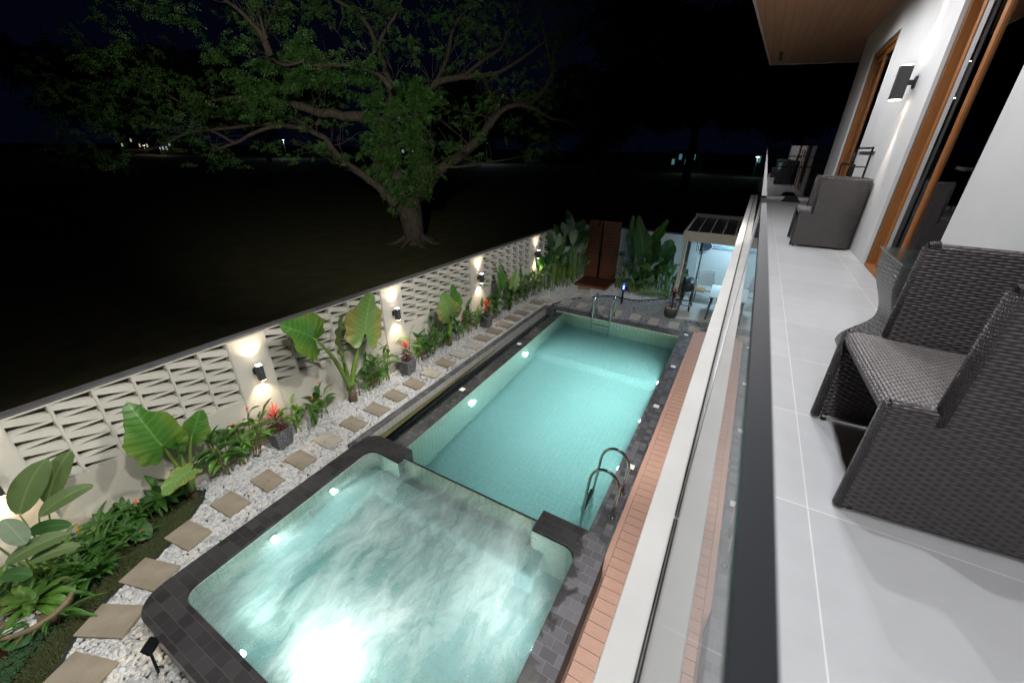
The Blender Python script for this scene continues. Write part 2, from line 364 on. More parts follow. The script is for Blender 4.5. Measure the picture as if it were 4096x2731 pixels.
# water
def water(name, tint, foam=None, rough=.03, wave=9, bs=.12):
    m = bpy.data.materials.new(name); m.use_nodes = True; t = m.node_tree; b = t.nodes["Principled BSDF"]
    b.inputs["Base Color"].default_value = (*tint, 1); b.inputs["Transmission Weight"].default_value = 1; b.inputs["IOR"].default_value = 1.33
    b.inputs["Roughness"].default_value = rough; v = coords(t)
    bump(t, noi(t, v, wave, 4, .6, .5), bs, .02)
    if foam:
        foam(t, b, v)
    return m
def jac_foam(t, b, v):
    # turbulent foam whipped up around the jets
    w1 = nn(t, 'TexNoise'); t.links.new(v, w1.inputs['Vector']); w1.inputs['Scale'].default_value = 1.3; w1.inputs['Detail'].default_value = 3
    sub = nn(t, 'VectorMath', operation='SUBTRACT'); t.links.new(w1.outputs['Color'], sub.inputs[0]); sub.inputs[1].default_value = (.5,.5,.5)
    sc = nn(t, 'VectorMath', operation='SCALE'); t.links.new(sub.outputs[0], sc.inputs[0]); sc.inputs['Scale'].default_value = .45
    ad = nn(t, 'VectorMath', operation='ADD'); t.links.new(v, ad.inputs[0]); t.links.new(sc.outputs[0], ad.inputs[1])
    # streaks dragged out by the jets
    mp = t.nodes.new("ShaderNodeMapping"); t.links.new(ad.outputs[0], mp.inputs[0]); mp.inputs["Rotation"].default_value = (0, 0, R(-38)); mp.inputs["Scale"].default_value = (1.0, .38, 1)
    n1 = noi(t, mp.outputs[0], 1.5, 2.5, .5, .2); n2 = noi(t, mp.outputs[0], 6.5, 9, .72, .35)
    g = None
    for (x, y, r, a) in ((-2.25, .90, .36, 1.25), (-2.5, 1.30, .20, .55), (-2.14, 1.60, .24, .60), (-1.83, 1.50, .20, .30), (-2.84, 1.88, .40, .34), (-3.1, 2.35, .40, .26), (-3.05, 1.25, .35, .22), (-2.3, 2.5, .6, .22), (-1.6, 2.2, .4, .15), (-2.6, .95, .5, .35)):
        d = nn(t, 'VectorMath', operation='DISTANCE'); t.links.new(v, d.inputs[0]); d.inputs[1].default_value = (x, y, .365)
        e = mth(t, 'MULTIPLY', mth(t, 'EXPONENT', mth(t, 'MULTIPLY', mth(t, 'POWER', mth(t, 'DIVIDE', d.outputs['Value'], r), 2.0), -1.0)), a)
        g = e if g is None else mth(t, 'ADD', g, e)
    f = mth(t, 'SUBTRACT', mth(t, 'ADD', mth(t, 'MULTIPLY', n1, 1.2), mth(t, 'MULTIPLY', n2, 1.1)), 1.07)
    f = mth(t, 'ADD', mth(t, 'MULTIPLY', f, mth(t, 'ADD', mth(t, 'MULTIPLY', g, 1.7), .75)), mth(t, 'MULTIPLY', g, .50))
    f = mth(t, 'ADD', f, .14)
    cl = nn(t, 'Clamp'); t.links.new(f, cl.inputs[0]); cl.inputs[1].default_value = .05; cl.inputs[2].default_value = .92
    tr = nn(t, 'BsdfTranslucent'); tr.inputs[0].default_value = (.80,.90,.90,1)
    df = nn(t, 'BsdfDiffuse'); df.inputs[0].default_value = (.62,.72,.70,1)
    m1 = nn(t, 'MixShader'); m1.inputs[0].default_value = .42; t.links.new(tr.outputs[0], m1.inputs[1]); t.links.new(df.outputs[0], m1.inputs[2])
    m2 = nn(t, 'MixShader'); t.links.new(cl.outputs[0], m2.inputs[0]); t.links.new(b.outputs[0], m2.inputs[1]); t.links.new(m1.outputs[0], m2.inputs[2])
    t.links.new(m2.outputs[0], t.nodes["Material Output"].inputs[0])
def pool_milk(t, b, v):
    tr = nn(t, 'BsdfTranslucent'); tr.inputs[0].default_value = (.50,.80,.76,1)
    m2 = nn(t, 'MixShader'); m2.inputs[0].default_value = .16
    t.links.new(b.outputs[0], m2.inputs[1]); t.links.new(tr.outputs[0], m2.inputs[2]); t.links.new(m2.outputs[0], t.nodes["Material Output"].inputs[0])
M['pool_water'] = water('pool_water', (.62,.93,.94), None, .05, 3.2, .6)
t = M['pool_water'].node_tree; pv = nn(t, 'VolumePrincipled'); pv.inputs['Color'].default_value = (.50, .88, .90, 1); pv.inputs['Density'].default_value = .62; pv.inputs['Anisotropy'].default_value = .25
t.links.new(pv.outputs[0], t.nodes["Material Output"].inputs['Volume'])
M['jac_water'] = water('jac_water', (.60,.94,.92), jac_foam, .14, 7, .5)
t = M['jac_water'].node_tree; pv = nn(t, 'VolumePrincipled'); pv.inputs['Color'].default_value = (.48, .88, .87, 1); pv.inputs['Density'].default_value = .8
t.links.new(pv.outputs[0], t.nodes["Material Output"].inputs['Volume'])
M['gutter_water'] = glassmat('gutter_water', (.36,.40,.42), .06)
t = M['gutter_water'].node_tree; nb = bump(t, noi(t, coords(t), 9, 4, .6, .5), .5, .02, False)
for n_ in t.nodes:
    if n_.type == 'FRESNEL': n_.inputs[0].default_value = 1.33; t.links.new(nb, n_.inputs['Normal'])
    if n_.type == 'BSDF_GLOSSY': t.links.new(nb, n_.inputs['Normal'])
# leaves
M['lf_aloc'] = leafmat('lf_aloc', (.026,.095,.012), (.048,.140,.016), (.15,.28,.06), 7, .55, edge=(.085,.15,.018), trans=.12)
M['lf_aloc_pale'] = leafmat('lf_aloc_pale', (.10,.20,.05), (.16,.27,.07), (.30,.42,.16), 8, .55, edge=(.24,.21,.05), trans=.30)
M['lf_aloc_big'] = leafmat('lf_aloc_big', (.020,.075,.016), (.038,.110,.022), (.20,.28,.05), 10, .6)
M['lf_heli'] = leafmat('lf_heli', (.022,.090,.014), (.055,.160,.022), (.10,.22,.05), 24, 1.2)
M['lf_heli_lite'] = leafmat('lf_heli_lite', (.055,.165,.02), (.11,.26,.03), (.20,.34,.08), 24, 1.2)
M['lf_cal'] = leafmat('lf_cal', (.020,.075,.018), (.038,.11,.025), (.08,.16,.05), 26, .9)
M['lf_cal_silver'] = leafmat('lf_cal_silver', (.15,.21,.14), (.20,.27,.18), (.32,.38,.30), 26, .9, rough=.6)
M['lf_cal_olive'] = leafmat('lf_cal_olive', (.065,.115,.035), (.10,.15,.055), (.18,.24,.10), 30, .9, rough=.5)
M['lf_red'] = leafmat('lf_red', (.42,.022,.020), (.58,.05,.03), (.6,.12,.1), 12, 1.0)
M['lf_maroon'] = leafmat('lf_maroon', (.055,.012,.016), (.09,.018,.024), (.14,.03,.04), 12, 1.0)
M['lf_dark'] = leafmat('lf_dark', (.022,.085,.014), (.050,.145,.022), (.09,.16,.05), 16, 1.2)
M['lf_palm'] = leafmat('lf_palm', (.018,.075,.022), (.03,.10,.03), (.05,.14,.05), 8, 1.0)
M['lf_calad'] = leafmat('lf_calad', (.035,.10,.03), (.05,.13,.04), (.10,.16,.06), 8, .6, blotch=(.50,.06,.09))
M['lf_fern'] = leafmat('lf_fern', (.045,.13,.015), (.10,.22,.03), (.16,.26,.07), 20, 1.0)
M['lf_varieg'] = leafmat('lf_varieg', (.20,.34,.16), (.42,.52,.34), (.4,.5,.3), 10, 1.0)
M['lf_cover'] = leafmat('lf_cover', (.035,.095,.035), (.055,.13,.05), (.08,.16,.07), 8, 1.0)
M['lf_yellow'] = leafmat('lf_yellow', (.45,.33,.02), (.5,.36,.03), (.5,.38,.05), 12, 1.0)
M['lf_tree'] = leafmat('lf_tree', (.045,.135,.028), (.090,.220,.040), (.06,.12,.03), 4, 1.0, rough=.5)
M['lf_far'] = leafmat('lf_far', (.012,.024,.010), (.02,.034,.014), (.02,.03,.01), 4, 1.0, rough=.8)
M['flower'] = mottled('flower', (.75,.20,.03), (.65,.08,.03), 30, .5, 0)
M['grass'] = mat('grass_blade', (.050,.075,.022), .7)
m = M['grass']; t = m.node_tree; a = nn(t, 'Attribute'); a.attribute_name = 'rnd'
t.links.new(ramp(t, a.outputs['Fac'], [(0, (.04,.07,.018)), (.7, (.065,.095,.03)), (1, (.13,.11,.05))]), t.nodes["Principled BSDF"].inputs["Base Color"])
m = mat('bark', (.13,.10,.075), .9); t = m.node_tree; b = t.nodes["Principled BSDF"]; v = coords(t, 'Object', (5, 5, 1.2)); n = noi(t, v, 3.5, 7, .65, .8)
t.links.new(mixc(t, ramp(t, n, [(.35, (0,0,0)), (.62, (1,1,1))]), (.030,.022,.016), (.115,.088,.066)), b.inputs["Base Color"]); bump(t, n, .9, .06); M['bark'] = m

def lamp(name, kind, loc, energy, color, parent=None, size=.02, spot=None, blend=.5, direction=None, shape=None):
    ld = bpy.data.lights.new(name, kind); ld.energy = energy; ld.color = color
    if kind == 'AREA': ld.shape = 'DISK'; ld.size = size
    else: ld.shadow_soft_size = size
    if kind == 'SPOT': ld.spot_size = spot; ld.spot_blend = blend
    o = bpy.data.objects.new(name, ld); col.objects.link(o); o.location = loc
    if direction is not None: o.rotation_euler = Vector(direction).to_track_quat('-Z', 'Y').to_euler()
    if parent is not None: o.parent = parent; o.location = Vector(loc)-parent.location
    return o

# ================================================================ SETTING
def XF(y): return -6.12 + .022*(y-1.5)               # fence line
ZW = -.05                                            # pool water level
def arc(cx, cy_, r, a0, a1, n=7): return [(cx+r*math.cos(R(a0+(a1-a0)*i/n)), cy_+r*math.sin(R(a0+(a1-a0)*i/n))) for i in range(n+1)]
# ground: park outside + garden base, with the pool pit left open
g = MB()
ox = [-700, XF(-3)+.08, XF(15.3)+.08, 9]
def quad(mb, a, b, c, d, z):
    mb.add([(a[0], a[1], z), (b[0], b[1], z), (c[0], c[1], z), (d[0], d[1], z)], [(0, 1, 2, 3)])
S, Nn = -700, 900
quad(g, (-900, S), (XF(-3), S), (XF(-3), 0), (-900, 0), -.04)
NY = 26
quad(g, (-900, 0), (XF(0), 0), (XF(15.35), 15.35), (-900, 15.35), -.04)
quad(g, (-900, 15.35), (900, 15.35), (900, Nn), (-900, Nn), -.04)
quad(g, (XF(-3), S), (900, S), (900, -.02), (XF(-3), -.02), -.04)
quad(g, (XF(0), -.02), (-4.45, -.02), (-4.84, 11.14), (XF(15.35), 15.35), -.04)
quad(g, (-4.45, -.02), (-.50, -.02), (-.50, .30), (-4.45, .30), -.04)
quad(g, (-.60, -.02), (900, -.02), (900, 15.35), (-.60, 15.35), -.04)
quad(g, (-4.84, 11.14), (-.60, 11.14), (-.60, 15.35), (XF(15.35), 15.35), -.04)
struct(g.build('ground', M['ground']), 'dark grassy ground of the park and garden', 'ground')
# far lit road strip
rd = MB(); quad(rd, (-420, 95), (60, 128), (60, 131), (-420, 99), -.02)
struct(rd.build('road', mat('asphalt_far', (.20,.22,.26), .8)), 'distant road across the dark park', 'road')

# ---- swimming pool shell
def XL(y): return -4.09 - .16*(y-3.7)/7.0
pool = thing('swimming_pool', 'long teal lit swimming pool with dark stone coping beside the deck', 'swimming pool', (-2.5, 7, 0))
pl = MB()
f = MB()
ys = 8.7
fz0, fz1 = -1.25, -.95
f.add([(XL(3.2), 3.2, fz0), (-.88, 3.2, fz0), (-.88, ys, fz0), (XL(ys), ys, fz0), (-.88, ys+.12, fz1), (XL(ys), ys+.12, fz1), (-.88, 10.83, fz1), (XL(10.83), 10.83, fz1)],
      [(0,1,2,3), (3,2,4,5), (5,4,6,7)])
f.build('pool_floor', M['pool_tile'], pool)
f = MB(); f.add([(XL(3.2), 3.2, -1.4), (XL(10.83), 10.83, -1.4), (XL(10.83), 10.83, -.046), (XL(3.2), 3.2, -.046)], [(0,1,2,3)])
f.add([(-.88, 3.2, -1.4), (-.88, 10.83, -1.4), (-.88, 10.83, -.02), (-.88, 3.2, -.02)], [(3,2,1,0)])
f.build('side_wall', M['pool_wall'], pool)
f = MB(); f.add([(XL(10.83), 10.83, -1.4), (-.88, 10.83, -1.4), (-.88, 10.83, -.02), (XL(10.83)-.45, 10.83, -.02), (XL(10.83)-.45, 10.83, -1.4)], [(0,1,2,3,4)])
f.build('end_wall', M['pool_wall_x'], pool); f = MB()
f.add([(XL(3.39), 3.40, -1.4), (-.88, 3.40, -1.4), (-.88, 3.40, -.02), (XL(3.39), 3.40, -.02)], [(3,2,1,0)])
f.build('end_wall', M['pool_wall_x'], pool)
f = MB(); f.box((-.88, 3.2, -.02), (-.588, 11.12, .012)); f.box((-4.72, 10.83, -.02), (-.882, 11.12, .010))
f.build('coping', M['andesite'], pool, bevel=.004)
f = MB(); f.box((-.588, 3.2, -.4), (-.58, 11.12, .006)); f.build('coping_edge', M['andesite'], pool)
# spill-over shelf and catch gutter on the wall side
f = MB(); f.add([(XL(3.3)-.28, 3.3, ZW+.001), (XL(3.3), 3.3, ZW+.003), (XL(10.83), 10.83, ZW+.003), (XL(10.83)-.28, 10.83, ZW+.001),
                (XL(3.3)-.28, 3.3, -.4), (XL(10.83)-.28, 10.83, -.4)], [(0,1,2,3), (4,0,3,5)])
f.build('spill_shelf', M['gutter_tile'], pool)
f = MB(); f.add([(-4.72, 3.3, -.24), (XL(3.3)-.28, 3.3, -.24), (XL(10.83)-.28, 10.83, -.24), (-4.78, 10.83, -.24)], [(0,1,2,3)]); f.build('gutter_floor', M['gutter_tile'], pool)
f = MB()
f.add([(-4.70, 3.3, -.3), (-4.76, 10.60, -.3), (-4.76, 10.60, .095), (-4.70, 3.3, .095)], [(0,1,2,3)])
f.build('gutter_side', M['lip_tile'], pool)
f = MB(); f.add([(-4.765, 10.60, -.3), (XL(10.6)-.0, 10.60, -.3), (XL(10.6)-.27, 10.60, .0), (-4.765, 10.60, .095)], [(3,2,1,0)]); 
f = MB(); f.add([(-4.84, 3.2, .105), (-4.70, 3.2, .105), (-4.765, 10.62, .105), (-4.89, 10.62, .105), (-4.84, 3.2, -.1), (-4.89, 10.62, -.1), (-4.70, 3.2, .09), (-4.765, 10.62, .09)],
      [(0,1,2,3), (4,0,3,5), (1,6,7,2)])
f.add([(-4.89, 10.62, .105), (-4.765, 10.62, .105), (-4.50, 10.62, .10), (-4.50, 10.78, .10), (-4.89, 10.78, .105), (-4.89, 10.78, -.1), (-4.5, 10.78, -.1), (-4.5, 10.62, -.24), (-4.765, 10.62, -.24)],
      [(0,1,2,3,4), (4,3,6,5), (1,8,7,2), (0,4,5)])
f.build('outer_kerb', M['andesite'], pool)
for (x, y) in ((-4.36, 5.70), (-4.385, 8.21)):
    f = MB(); f.box((x-.05, y-.055, ZW-.01), (x+.05, y+.055, ZW+.008)); f.build('white_marker_tile', M['white_tile'], pool)
for (x, y) in ((-.71, 5.17), (-.72, 7.08), (-.72, 8.92), (-.735, 10.96)):
    f = MB(); f.box((x-.05, y-.055, 0), (x+.05, y+.055, .016)); f.build('white_marker_tile', M['white_tile'], pool)
for x in (-3.42, -2.55, -1.68):
    f = MB(); f.lathe((0,0,0), [(.055, 0), (.055, .015), (.03, .02)], 20); o = f.build('inlet', M['white_tile'], pool); o.location = Vector((x, 10.825, -.13))-pool.location; o.rotation_euler = (PI/2, 0, 0)
# water sheets (fine wavy grid is in the material)
w = MB(); vs = [(XL(3.4)-.02, 3.38, ZW), (-.86, 3.38, ZW), (-.86, 10.85, ZW), (XL(10.83)-.02, 10.85, ZW)]; w.add(vs+[(x, y, -1.5) for x, y, z in vs], [(0,1,2,3), (7,6,5,4), (0,4,5,1), (1,5,6,2), (2,6,7,3), (3,7,4,0)])
struct(w.build('pool_water', M['pool_water']), 'teal lit water of the long pool', 'water')
w = MB(); w.add([(-4.70, 3.3, -.13), (XL(3.3)-.28, 3.3, -.13), (XL(10.6)-.28, 10.61, -.13), (-4.76, 10.61, -.13)], [(0,1,2,3)])
struct(w.build('gutter_water', M['gutter_water']), 'dark water in the overflow gutter', 'water')

# ---- raised jacuzzi
jac = thing('jacuzzi', 'raised square hot tub with rounded dark stone rim and foaming water', 'hot tub', (-2.45, 1.8, 0))
outer = [(-3.58, 3.39)] + arc(-4.17, 3.14, .25, 90, 180) + arc(-4.11, .56, .28, 180, 270) + arc(-.81, .56, .28, 270, 360) + arc(-.80, 3.12, .27, 0, 90) + [(-1.40, 3.39)]
inner = [(-1.40, 3.07)] + arc(-.98, 2.91, .16, 90, 0) + arc(-.96, .73, .145, 0, -90) + arc(-3.95, .73, .145, 270, 180) + arc(-3.98, 2.94, .16, 180, 90) + [(-3.58, 3.09)]
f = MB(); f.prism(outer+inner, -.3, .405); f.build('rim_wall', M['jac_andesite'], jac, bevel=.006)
inn = [(x, y) for x, y in inner]
f = MB(); n = len(inn); off = .004
vs = [(x, y, -.62) for x, y in inn]+[(x, y, .372) for x, y in inn]
cxm, cym = -2.45, 1.83
vs = [(x+(cxm-x)*.003, y+(cym-y)*.003, z) for x, y, z in vs]
f.add(vs, [(i, i+1, n+i+1, n+i) for i in range(n-1)]); f.build('inner_wall', M['pool_wall'], jac)
f = MB(); f.add([(-4.2, .5, -.5), (-.75, .5, -.5), (-.75, 3.3, -.5), (-4.2, 3.3, -.5)], [(0,1,2,3)]); f.build('floor', M['pool_tile'], jac)
f = MB(); f.box((-4.11, .60, -.5), (-3.68, 3.07, -.06)); f.box((-3.68, 2.72, -.5), (-1.2, 3.07, -.06)); f.build('bench', M['pool_tile'], jac, bevel=.03)
f = MB(); f.box((-3.58, 3.2025, -.7), (-1.40, 3.2135, .391)); f.build('divider_wall', M['pool_wall_x'], jac)
f = MB(); f.box((-3.579, 3.199, .392), (-1.401, 3.216, .398)); f.build('glass_rim', M['glass_edge'], jac)
wt = MB(); ip = [(x+(cxm-x)*.002, y+(cym-y)*.002) for x, y in inner if True]
ip2 = []
for x, y in ip: ip2.append((x, y))
ip2 = ip2[:-1] + [(-3.579, 3.09), (-3.579, 3.199), (-1.401, 3.199)]
ip2 = [(x+(.004 if x > -2.45 else -.004), y+(.004 if y > 1.8 else -.004)) for x, y in ip2]
N_ = len(ip2); wt.add([(x, y, .365) for x, y in ip2]+[(x, y, -.7) for x, y in ip2], [tuple(range(N_-1, -1, -1)), tuple(range(N_, 2*N_))]+[(i, (i+1) % N_, N_+(i+1) % N_, N_+i) for i in range(N_)])
struct(wt.build('jacuzzi_water', M['jac_water']), 'white foaming water filling the hot tub', 'water')

# lights in the water: lens disc + a real lamp in front of it
def pool_light(loc, d, label, e, r=.075, group='round lights in the pool walls', c=(.80, 1, .93)):
    d = Vector(d).normalized(); root = thing('pool_light', label, 'pool light', loc, group)
    f = MB(); f.lathe((0,0,0), [(r*1.25, 0), (r*1.25, .012), (r*1.0, .018)], 24); o = f.build('ring', M['white_tile'], root, smooth=False); o.rotation_euler = d.to_track_quat('Z', 'Y').to_euler(); o.location = (0,0,0)
    # ring was built around the origin: undo the parent shift
    o.data.transform(Matrix.Translation(Vector(loc)))
    f = MB(); f.lathe((0,0,0), [(r, .015), (r*.85, .035), (r*.5, .05), (0.001, .056)], 20); o = f.build('lens', M['pool_lens'], root, smooth=True); o.data.transform(Matrix.Translation(Vector(loc))); o.rotation_euler = d.to_track_quat('Z', 'Y').to_euler(); o.location = (0,0,0)
    lamp('pool_lamp', 'AREA', Vector(loc)+d*.075, e, c, root, size=2*r, direction=d)
PL = 212
pool_light((XL(5.64)+.001, 5.64, -.42), (1,0,0), 'glowing round light on the spill-side pool wall nearer the hot tub', PL)
pool_light((XL(8.06)+.001, 8.06, -.40), (1,0,0), 'glowing round light on the spill-side pool wall nearer the far ladder', PL)
pool_light((-.882, 5.3, -.35), (-1,0,0), 'glowing round light on the deck-side pool wall beside the near ladder', PL*.85)
pool_light((-.882, 6.75, -.35), (-1,0,0), 'glowing round light midway along the deck-side pool wall', PL*.85)
pool_light((-.882, 8.35, -.35), (-1,0,0), 'glowing round light on the deck-side pool wall nearest the patio', PL*.85)
JG = 'small round lights inside the hot tub'
pool_light((-4.12, 2.35, .18), (1,0,-.2), 'small lit fitting in the hot tub wall nearer the main pool', 9, .035, JG)
pool_light((-4.095, 1.5, .18), (1,0,-.2), 'small lit fitting in the middle of the hot tub side wall by the gravel', 9, .035, JG)
pool_light((-3.2, .60, .1), (0,1,-.2), 'small lit fitting in the hot tub wall at the bottom of the picture', 12, .04, JG)
pool_light((-2.30, .60, .02), (.0,1,.22), 'bright underwater light making the foam glow white in the hot tub', 23, .09, JG, (.93, 1, .93))
pool_light((-.83, 2.1, -.1), (-1,0,.05), 'added round light in the deck-side wall of the hot tub', 34, .06, JG, (.93, 1, .96))  # unseen lamp added on this side to brighten the tub foam

# ---- deck
dk = MB(); y = -.6; random.seed(3)
while y < 11.22:
    dk.box((-.505, y, -.005), (1.14, y+.136, .03)); y += .1415
deck = dk.build('pool_deck', M['deck_wood'], bevel=0); struct(deck, 'salmon pink plank deck beside the pool', 'deck')
dk = MB(); dk.box((-.578, -.6, -.2), (-.509, 11.375, .034)); dk.box((-.509, 11.285, -.2), (1.14, 11.375, .034)); dk.build('deck_border', M['deck_wood'], deck)
dk = MB(); dk.box((-.575, -.6, -.2), (1.14, 11.36, -.012)); dk.build('deck_joist', M['charcoal'], deck)
# ---- patio floor
pt = MB(); pt.add([(-1.22, 12.10, .03), (1.14, 12.32, .03), (1.14, 15.3, .03), (-1.32, 15.3, .03), (-1.22, 12.10, -.1), (1.14, 12.32, -.1), (-1.32, 15.3, -.1)], [(0,1,2,3), (4,5,1,0), (6,4,0,3)])
struct(pt.build('patio', M['patio_tile']), 'pale tiled patio under the pergola', 'patio')

# ---- gravel -----------------------------------------------------------
def inpoly(px, py, poly):
    poly = np.array(poly); c = np.zeros(len(px), bool); j = len(poly)-1
    for i in range(len(poly)):
        xi, yi = poly[i]; xj, yj = poly[j]
        c ^= ((yi > py) != (yj > py)) & (px < (xj-xi)*(py-yi)/(yj-yi+1e-12)+xi); j = i
    return c
def ico(sub):
    import bmesh
    bm = bmesh.new(); bmesh.ops.create_icosphere(bm, subdivisions=sub, radius=1); V = np.array([v.co[:] for v in bm.verts]); F = np.array([[v.index for v in f_.verts] for f_ in bm.faces]); bm.free(); return V, F
IV, IF = ico(2)
def template(ang):
    V = IV.copy(); n = RN.randint(5, 9)
    for _ in range(n):
        d = RN.normal(size=3); d /= np.linalg.norm(d); h = RN.uniform(.55, .85); s = V@d; V -= np.outer(np.maximum(s-h, 0)*ang, d)
    return V
TW = [template(1.0) for _ in range(14)]; TD = [template(.35) for _ in range(8)]
def stones(name, poly, spacing, size, mat_, temps, tilt=.4, zb=0.0, exclude=(), label='', zr=.012, subset=None):
    P = np.array(poly); x0, y0 = P.min(0); x1, y1 = P.max(0)
    gx, gy = np.meshgrid(np.arange(x0, x1, spacing), np.arange(y0, y1, spacing)); n = gx.size
    px = gx.ravel()+RN.uniform(-.5, .5, n)*spacing; py = gy.ravel()+RN.uniform(-.5, .5, n)*spacing
    k = inpoly(px, py, poly)
    for e in exclude: k &= ~inpoly(px, py, e)
    px, py = px[k], py[k]; n = len(px); T = np.array(temps); ti = RN.randint(0, len(temps), n)
    sz = size*RN.uniform(.75, 1.3, n)
    S = np.stack([sz*RN.uniform(.95, 1.35, n), sz*RN.uniform(.62, .9, n), sz*RN.uniform(.38, .55, n)], 1)
    V = T[ti]*S[:, None, :]
    a = RN.uniform(-tilt, tilt, n); b = RN.uniform(-tilt, tilt, n); c = RN.uniform(0, 2*PI, n)
    ca, sa = np.cos(a)[:, None], np.sin(a)[:, None]; y_, z_ = V[..., 1]*ca-V[..., 2]*sa, V[..., 1]*sa+V[..., 2]*ca; V[..., 1], V[..., 2] = y_, z_
    cb, sb = np.cos(b)[:, None], np.sin(b)[:, None]; x_, z_ = V[..., 0]*cb+V[..., 2]*sb, -V[..., 0]*sb+V[..., 2]*cb; V[..., 0], V[..., 2] = x_, z_
    cc, sc = np.cos(c)[:, None], np.sin(c)[:, None]; x_, y_ = V[..., 0]*cc-V[..., 1]*sc, V[..., 0]*sc+V[..., 1]*cc; V[..., 0], V[..., 1] = x_, y_
    V = V+np.stack([px, py, zb+RN.uniform(0, zr, n)], 1)[:, None, :]
    nv = V.shape[1]; F = IF[None]+(np.arange(n)*nv)[:, None, None]
    o = mesh_np(name, V.reshape(-1, 3), F.reshape(-1, 3), mat_, True, np.repeat(RN.uniform(0, 1, n), nv))
    tag(o, label, 'gravel', kind='stuff'); return o
# boundary of the small lawn at lower left
lawn_out = [(-6.13, 1.56), (-5.86, 1.56), (-5.66, 1.42), (-5.52, 1.22), (-5.30, .93), (-5.21, .69), (-5.14, .35), (-5.05, .16), (-4.89, -.09), (-4.73, -.23), (-4.55, -.42), (-4.4, -.62)]
lawn_in = [(-4.75, -.62), (-4.90, -.51), (-5.08, -.32), (-5.20, -.13), (-5.41, .12), (-5.65, .43), (-5.94, .84), (-6.13, 1.30)]
lawn = lawn_out+lawn_in
# pale/dark pebble divider
div = [(-4.78, 11.13), (-4.62, 11.62), (-4.35, 12.05), (-3.98, 12.42), (-3.62, 12.85), (-3.3, 12.97), (-3.0, 12.92), (-2.72, 12.90), (-2.45, 13.02), (-2.15, 13.30), (-1.84, 13.60), (-1.6, 13.75), (-1.30, 13.8)]
slabs_n = [(-4.39,-.17,.30,.22,-28),(-4.76,.15,.31,.23,-24),(-5.03,.58,.31,.22,-18),(-5.22,1.06,.45,.27,-8),(-5.28,1.60,.44,.26,-3)]
slabs = []
for i in range(18): slabs.append([-5.26+.02*math.sin(i*2.1), 2.11+.5225*i, .42, .285, random.uniform(-3, 3)])
curve = [(-5.06, 11.31, -28), (-4.50, 11.61, 0)]
white_poly = [(XF(1.5)+.03, 1.5)]+[p for p in lawn_out[1:]]+[(-3.2, -.6), (-3.0, .28), (-4.1, .28), (-4.4, .55), (-4.45, 3.2), (-4.84, 3.35), (-4.89, 10.78), (-4.80, 11.14)]+div[1:]+[(-1.45, 14.2), (-1.9, 15.28), (XF(15.2)+.03, 15.28)]
near_poly = [p for p in white_poly]
shower_hole = [(-5.0, 13.42), (-3.78, 13.42), (-3.80, 15.3), (-5.0, 15.3)]
yN = 5.4
stones('white_gravel', [p for p in [(XF(1.5)+.03, 1.5)]+lawn_out[1:]+[(-3.2, -.6), (-3.0, .28), (-4.1, .28), (-4.4, .55), (-4.45, 3.2), (-4.84, 3.35), (-4.855, yN), (XF(yN)+.03, yN)]], .0365, .036, M['pebble_white'], TW, .45, .004, (), 'chunky white marble pebbles covering the ground beside pool and hot tub')
IV, IF = ico(1); TW = [template(1.0) for _ in range(14)]; TD = [template(.35) for _ in range(8)]
far_white = [(-4.857, yN), (-4.89, 10.78), (-4.80, 11.14)]+div[1:]+[(-1.45, 14.2), (-1.9, 15.28), (XF(15.2)+.03, 15.28), (XF(yN)+.03, yN)]
stones('white_gravel', far_white, .037, .034, M['pebble_white'], TW, .45, .004, (shower_hole,), 'white marble pebbles at the far end of the garden up to the black edging')
dark_poly = [(-4.76, 11.14)]+div[1:]+[(-1.25, 13.2), (-1.20, 12.08), (1.1, 12.30), (1.1, 11.4), (-.58, 11.38), (-.60, 11.13)]
stones('dark_gravel', dark_poly, .040, .026, M['pebble_dark'], TD, .3, .0, (), 'smooth grey river pebbles between the far coping and the patio', .010)
# black plastic edging strips
def strip(name, pts, h, wdt, label):
    f = MB(); vs = []; fs = []; n = len(pts)
    for i, (x, y) in enumerate(pts):
        a = pts[max(i-1, 0)]; b = pts[min(i+1, n-1)]; tx, ty = b[0]-a[0], b[1]-a[1]; L = math.hypot(tx, ty); nx, ny = -ty/L*wdt/2, tx/L*wdt/2
        vs += [(x-nx, y-ny, -.02), (x+nx, y+ny, -.02), (x+nx, y+ny, h), (x-nx, y-ny, h)]
    for i in range(n-1):
        for k in range(4): fs.append((i*4+k, i*4+(k+1) % 4, (i+1)*4+(k+1) % 4, (i+1)*4+k))
    f.add(vs, fs); o = f.build(name, M['rubber_edge']); tag(o, label, 'edging'); return o
strip('garden_edging', div, .05, .02, 'curved black edging strip between the white and the grey pebbles')
strip('garden_edging', lawn_out[1:], .045, .025, 'curved black edging strip between the small lawn and the white pebbles')
# stepping slabs
def slab(x, y, sx_, sy_, rot, label, mt, h=.055, group='square stepping slabs in the gravel'):
    f = MB(); f.box((-sx_/2, -sy_/2, -.01), (sx_/2, sy_/2, h)); o = f.build('stepping_slab', mt, bevel=.006)
    o.location = (x, y, 0); o.rotation_euler = (0, 0, R(rot)); tag(o, label, 'stepping slab', group)
    return o
ordn = 'first second third fourth fifth sixth seventh eighth ninth tenth eleventh twelfth thirteenth fourteenth fifteenth sixteenth seventeenth eighteenth'.split()
slab(-4.42, -.20, .50, .30, 20, 'stepping slab cut off by the bottom edge of the photo', M['stone_slab'])
slab(-4.76, .15, .50, .32, 28, 'stepping slab just before the tub corner, second from the photo bottom', M['stone_slab'])
slab(-5.02, .58, .50, .31, 18, 'stepping slab whose long side touches the lawn edge, third from the photo bottom', M['stone_slab'])
slab(-5.22, 1.06, .45, .30, 8, 'stepping slab overlapping the edge of the small lawn', M['stone_slab'])
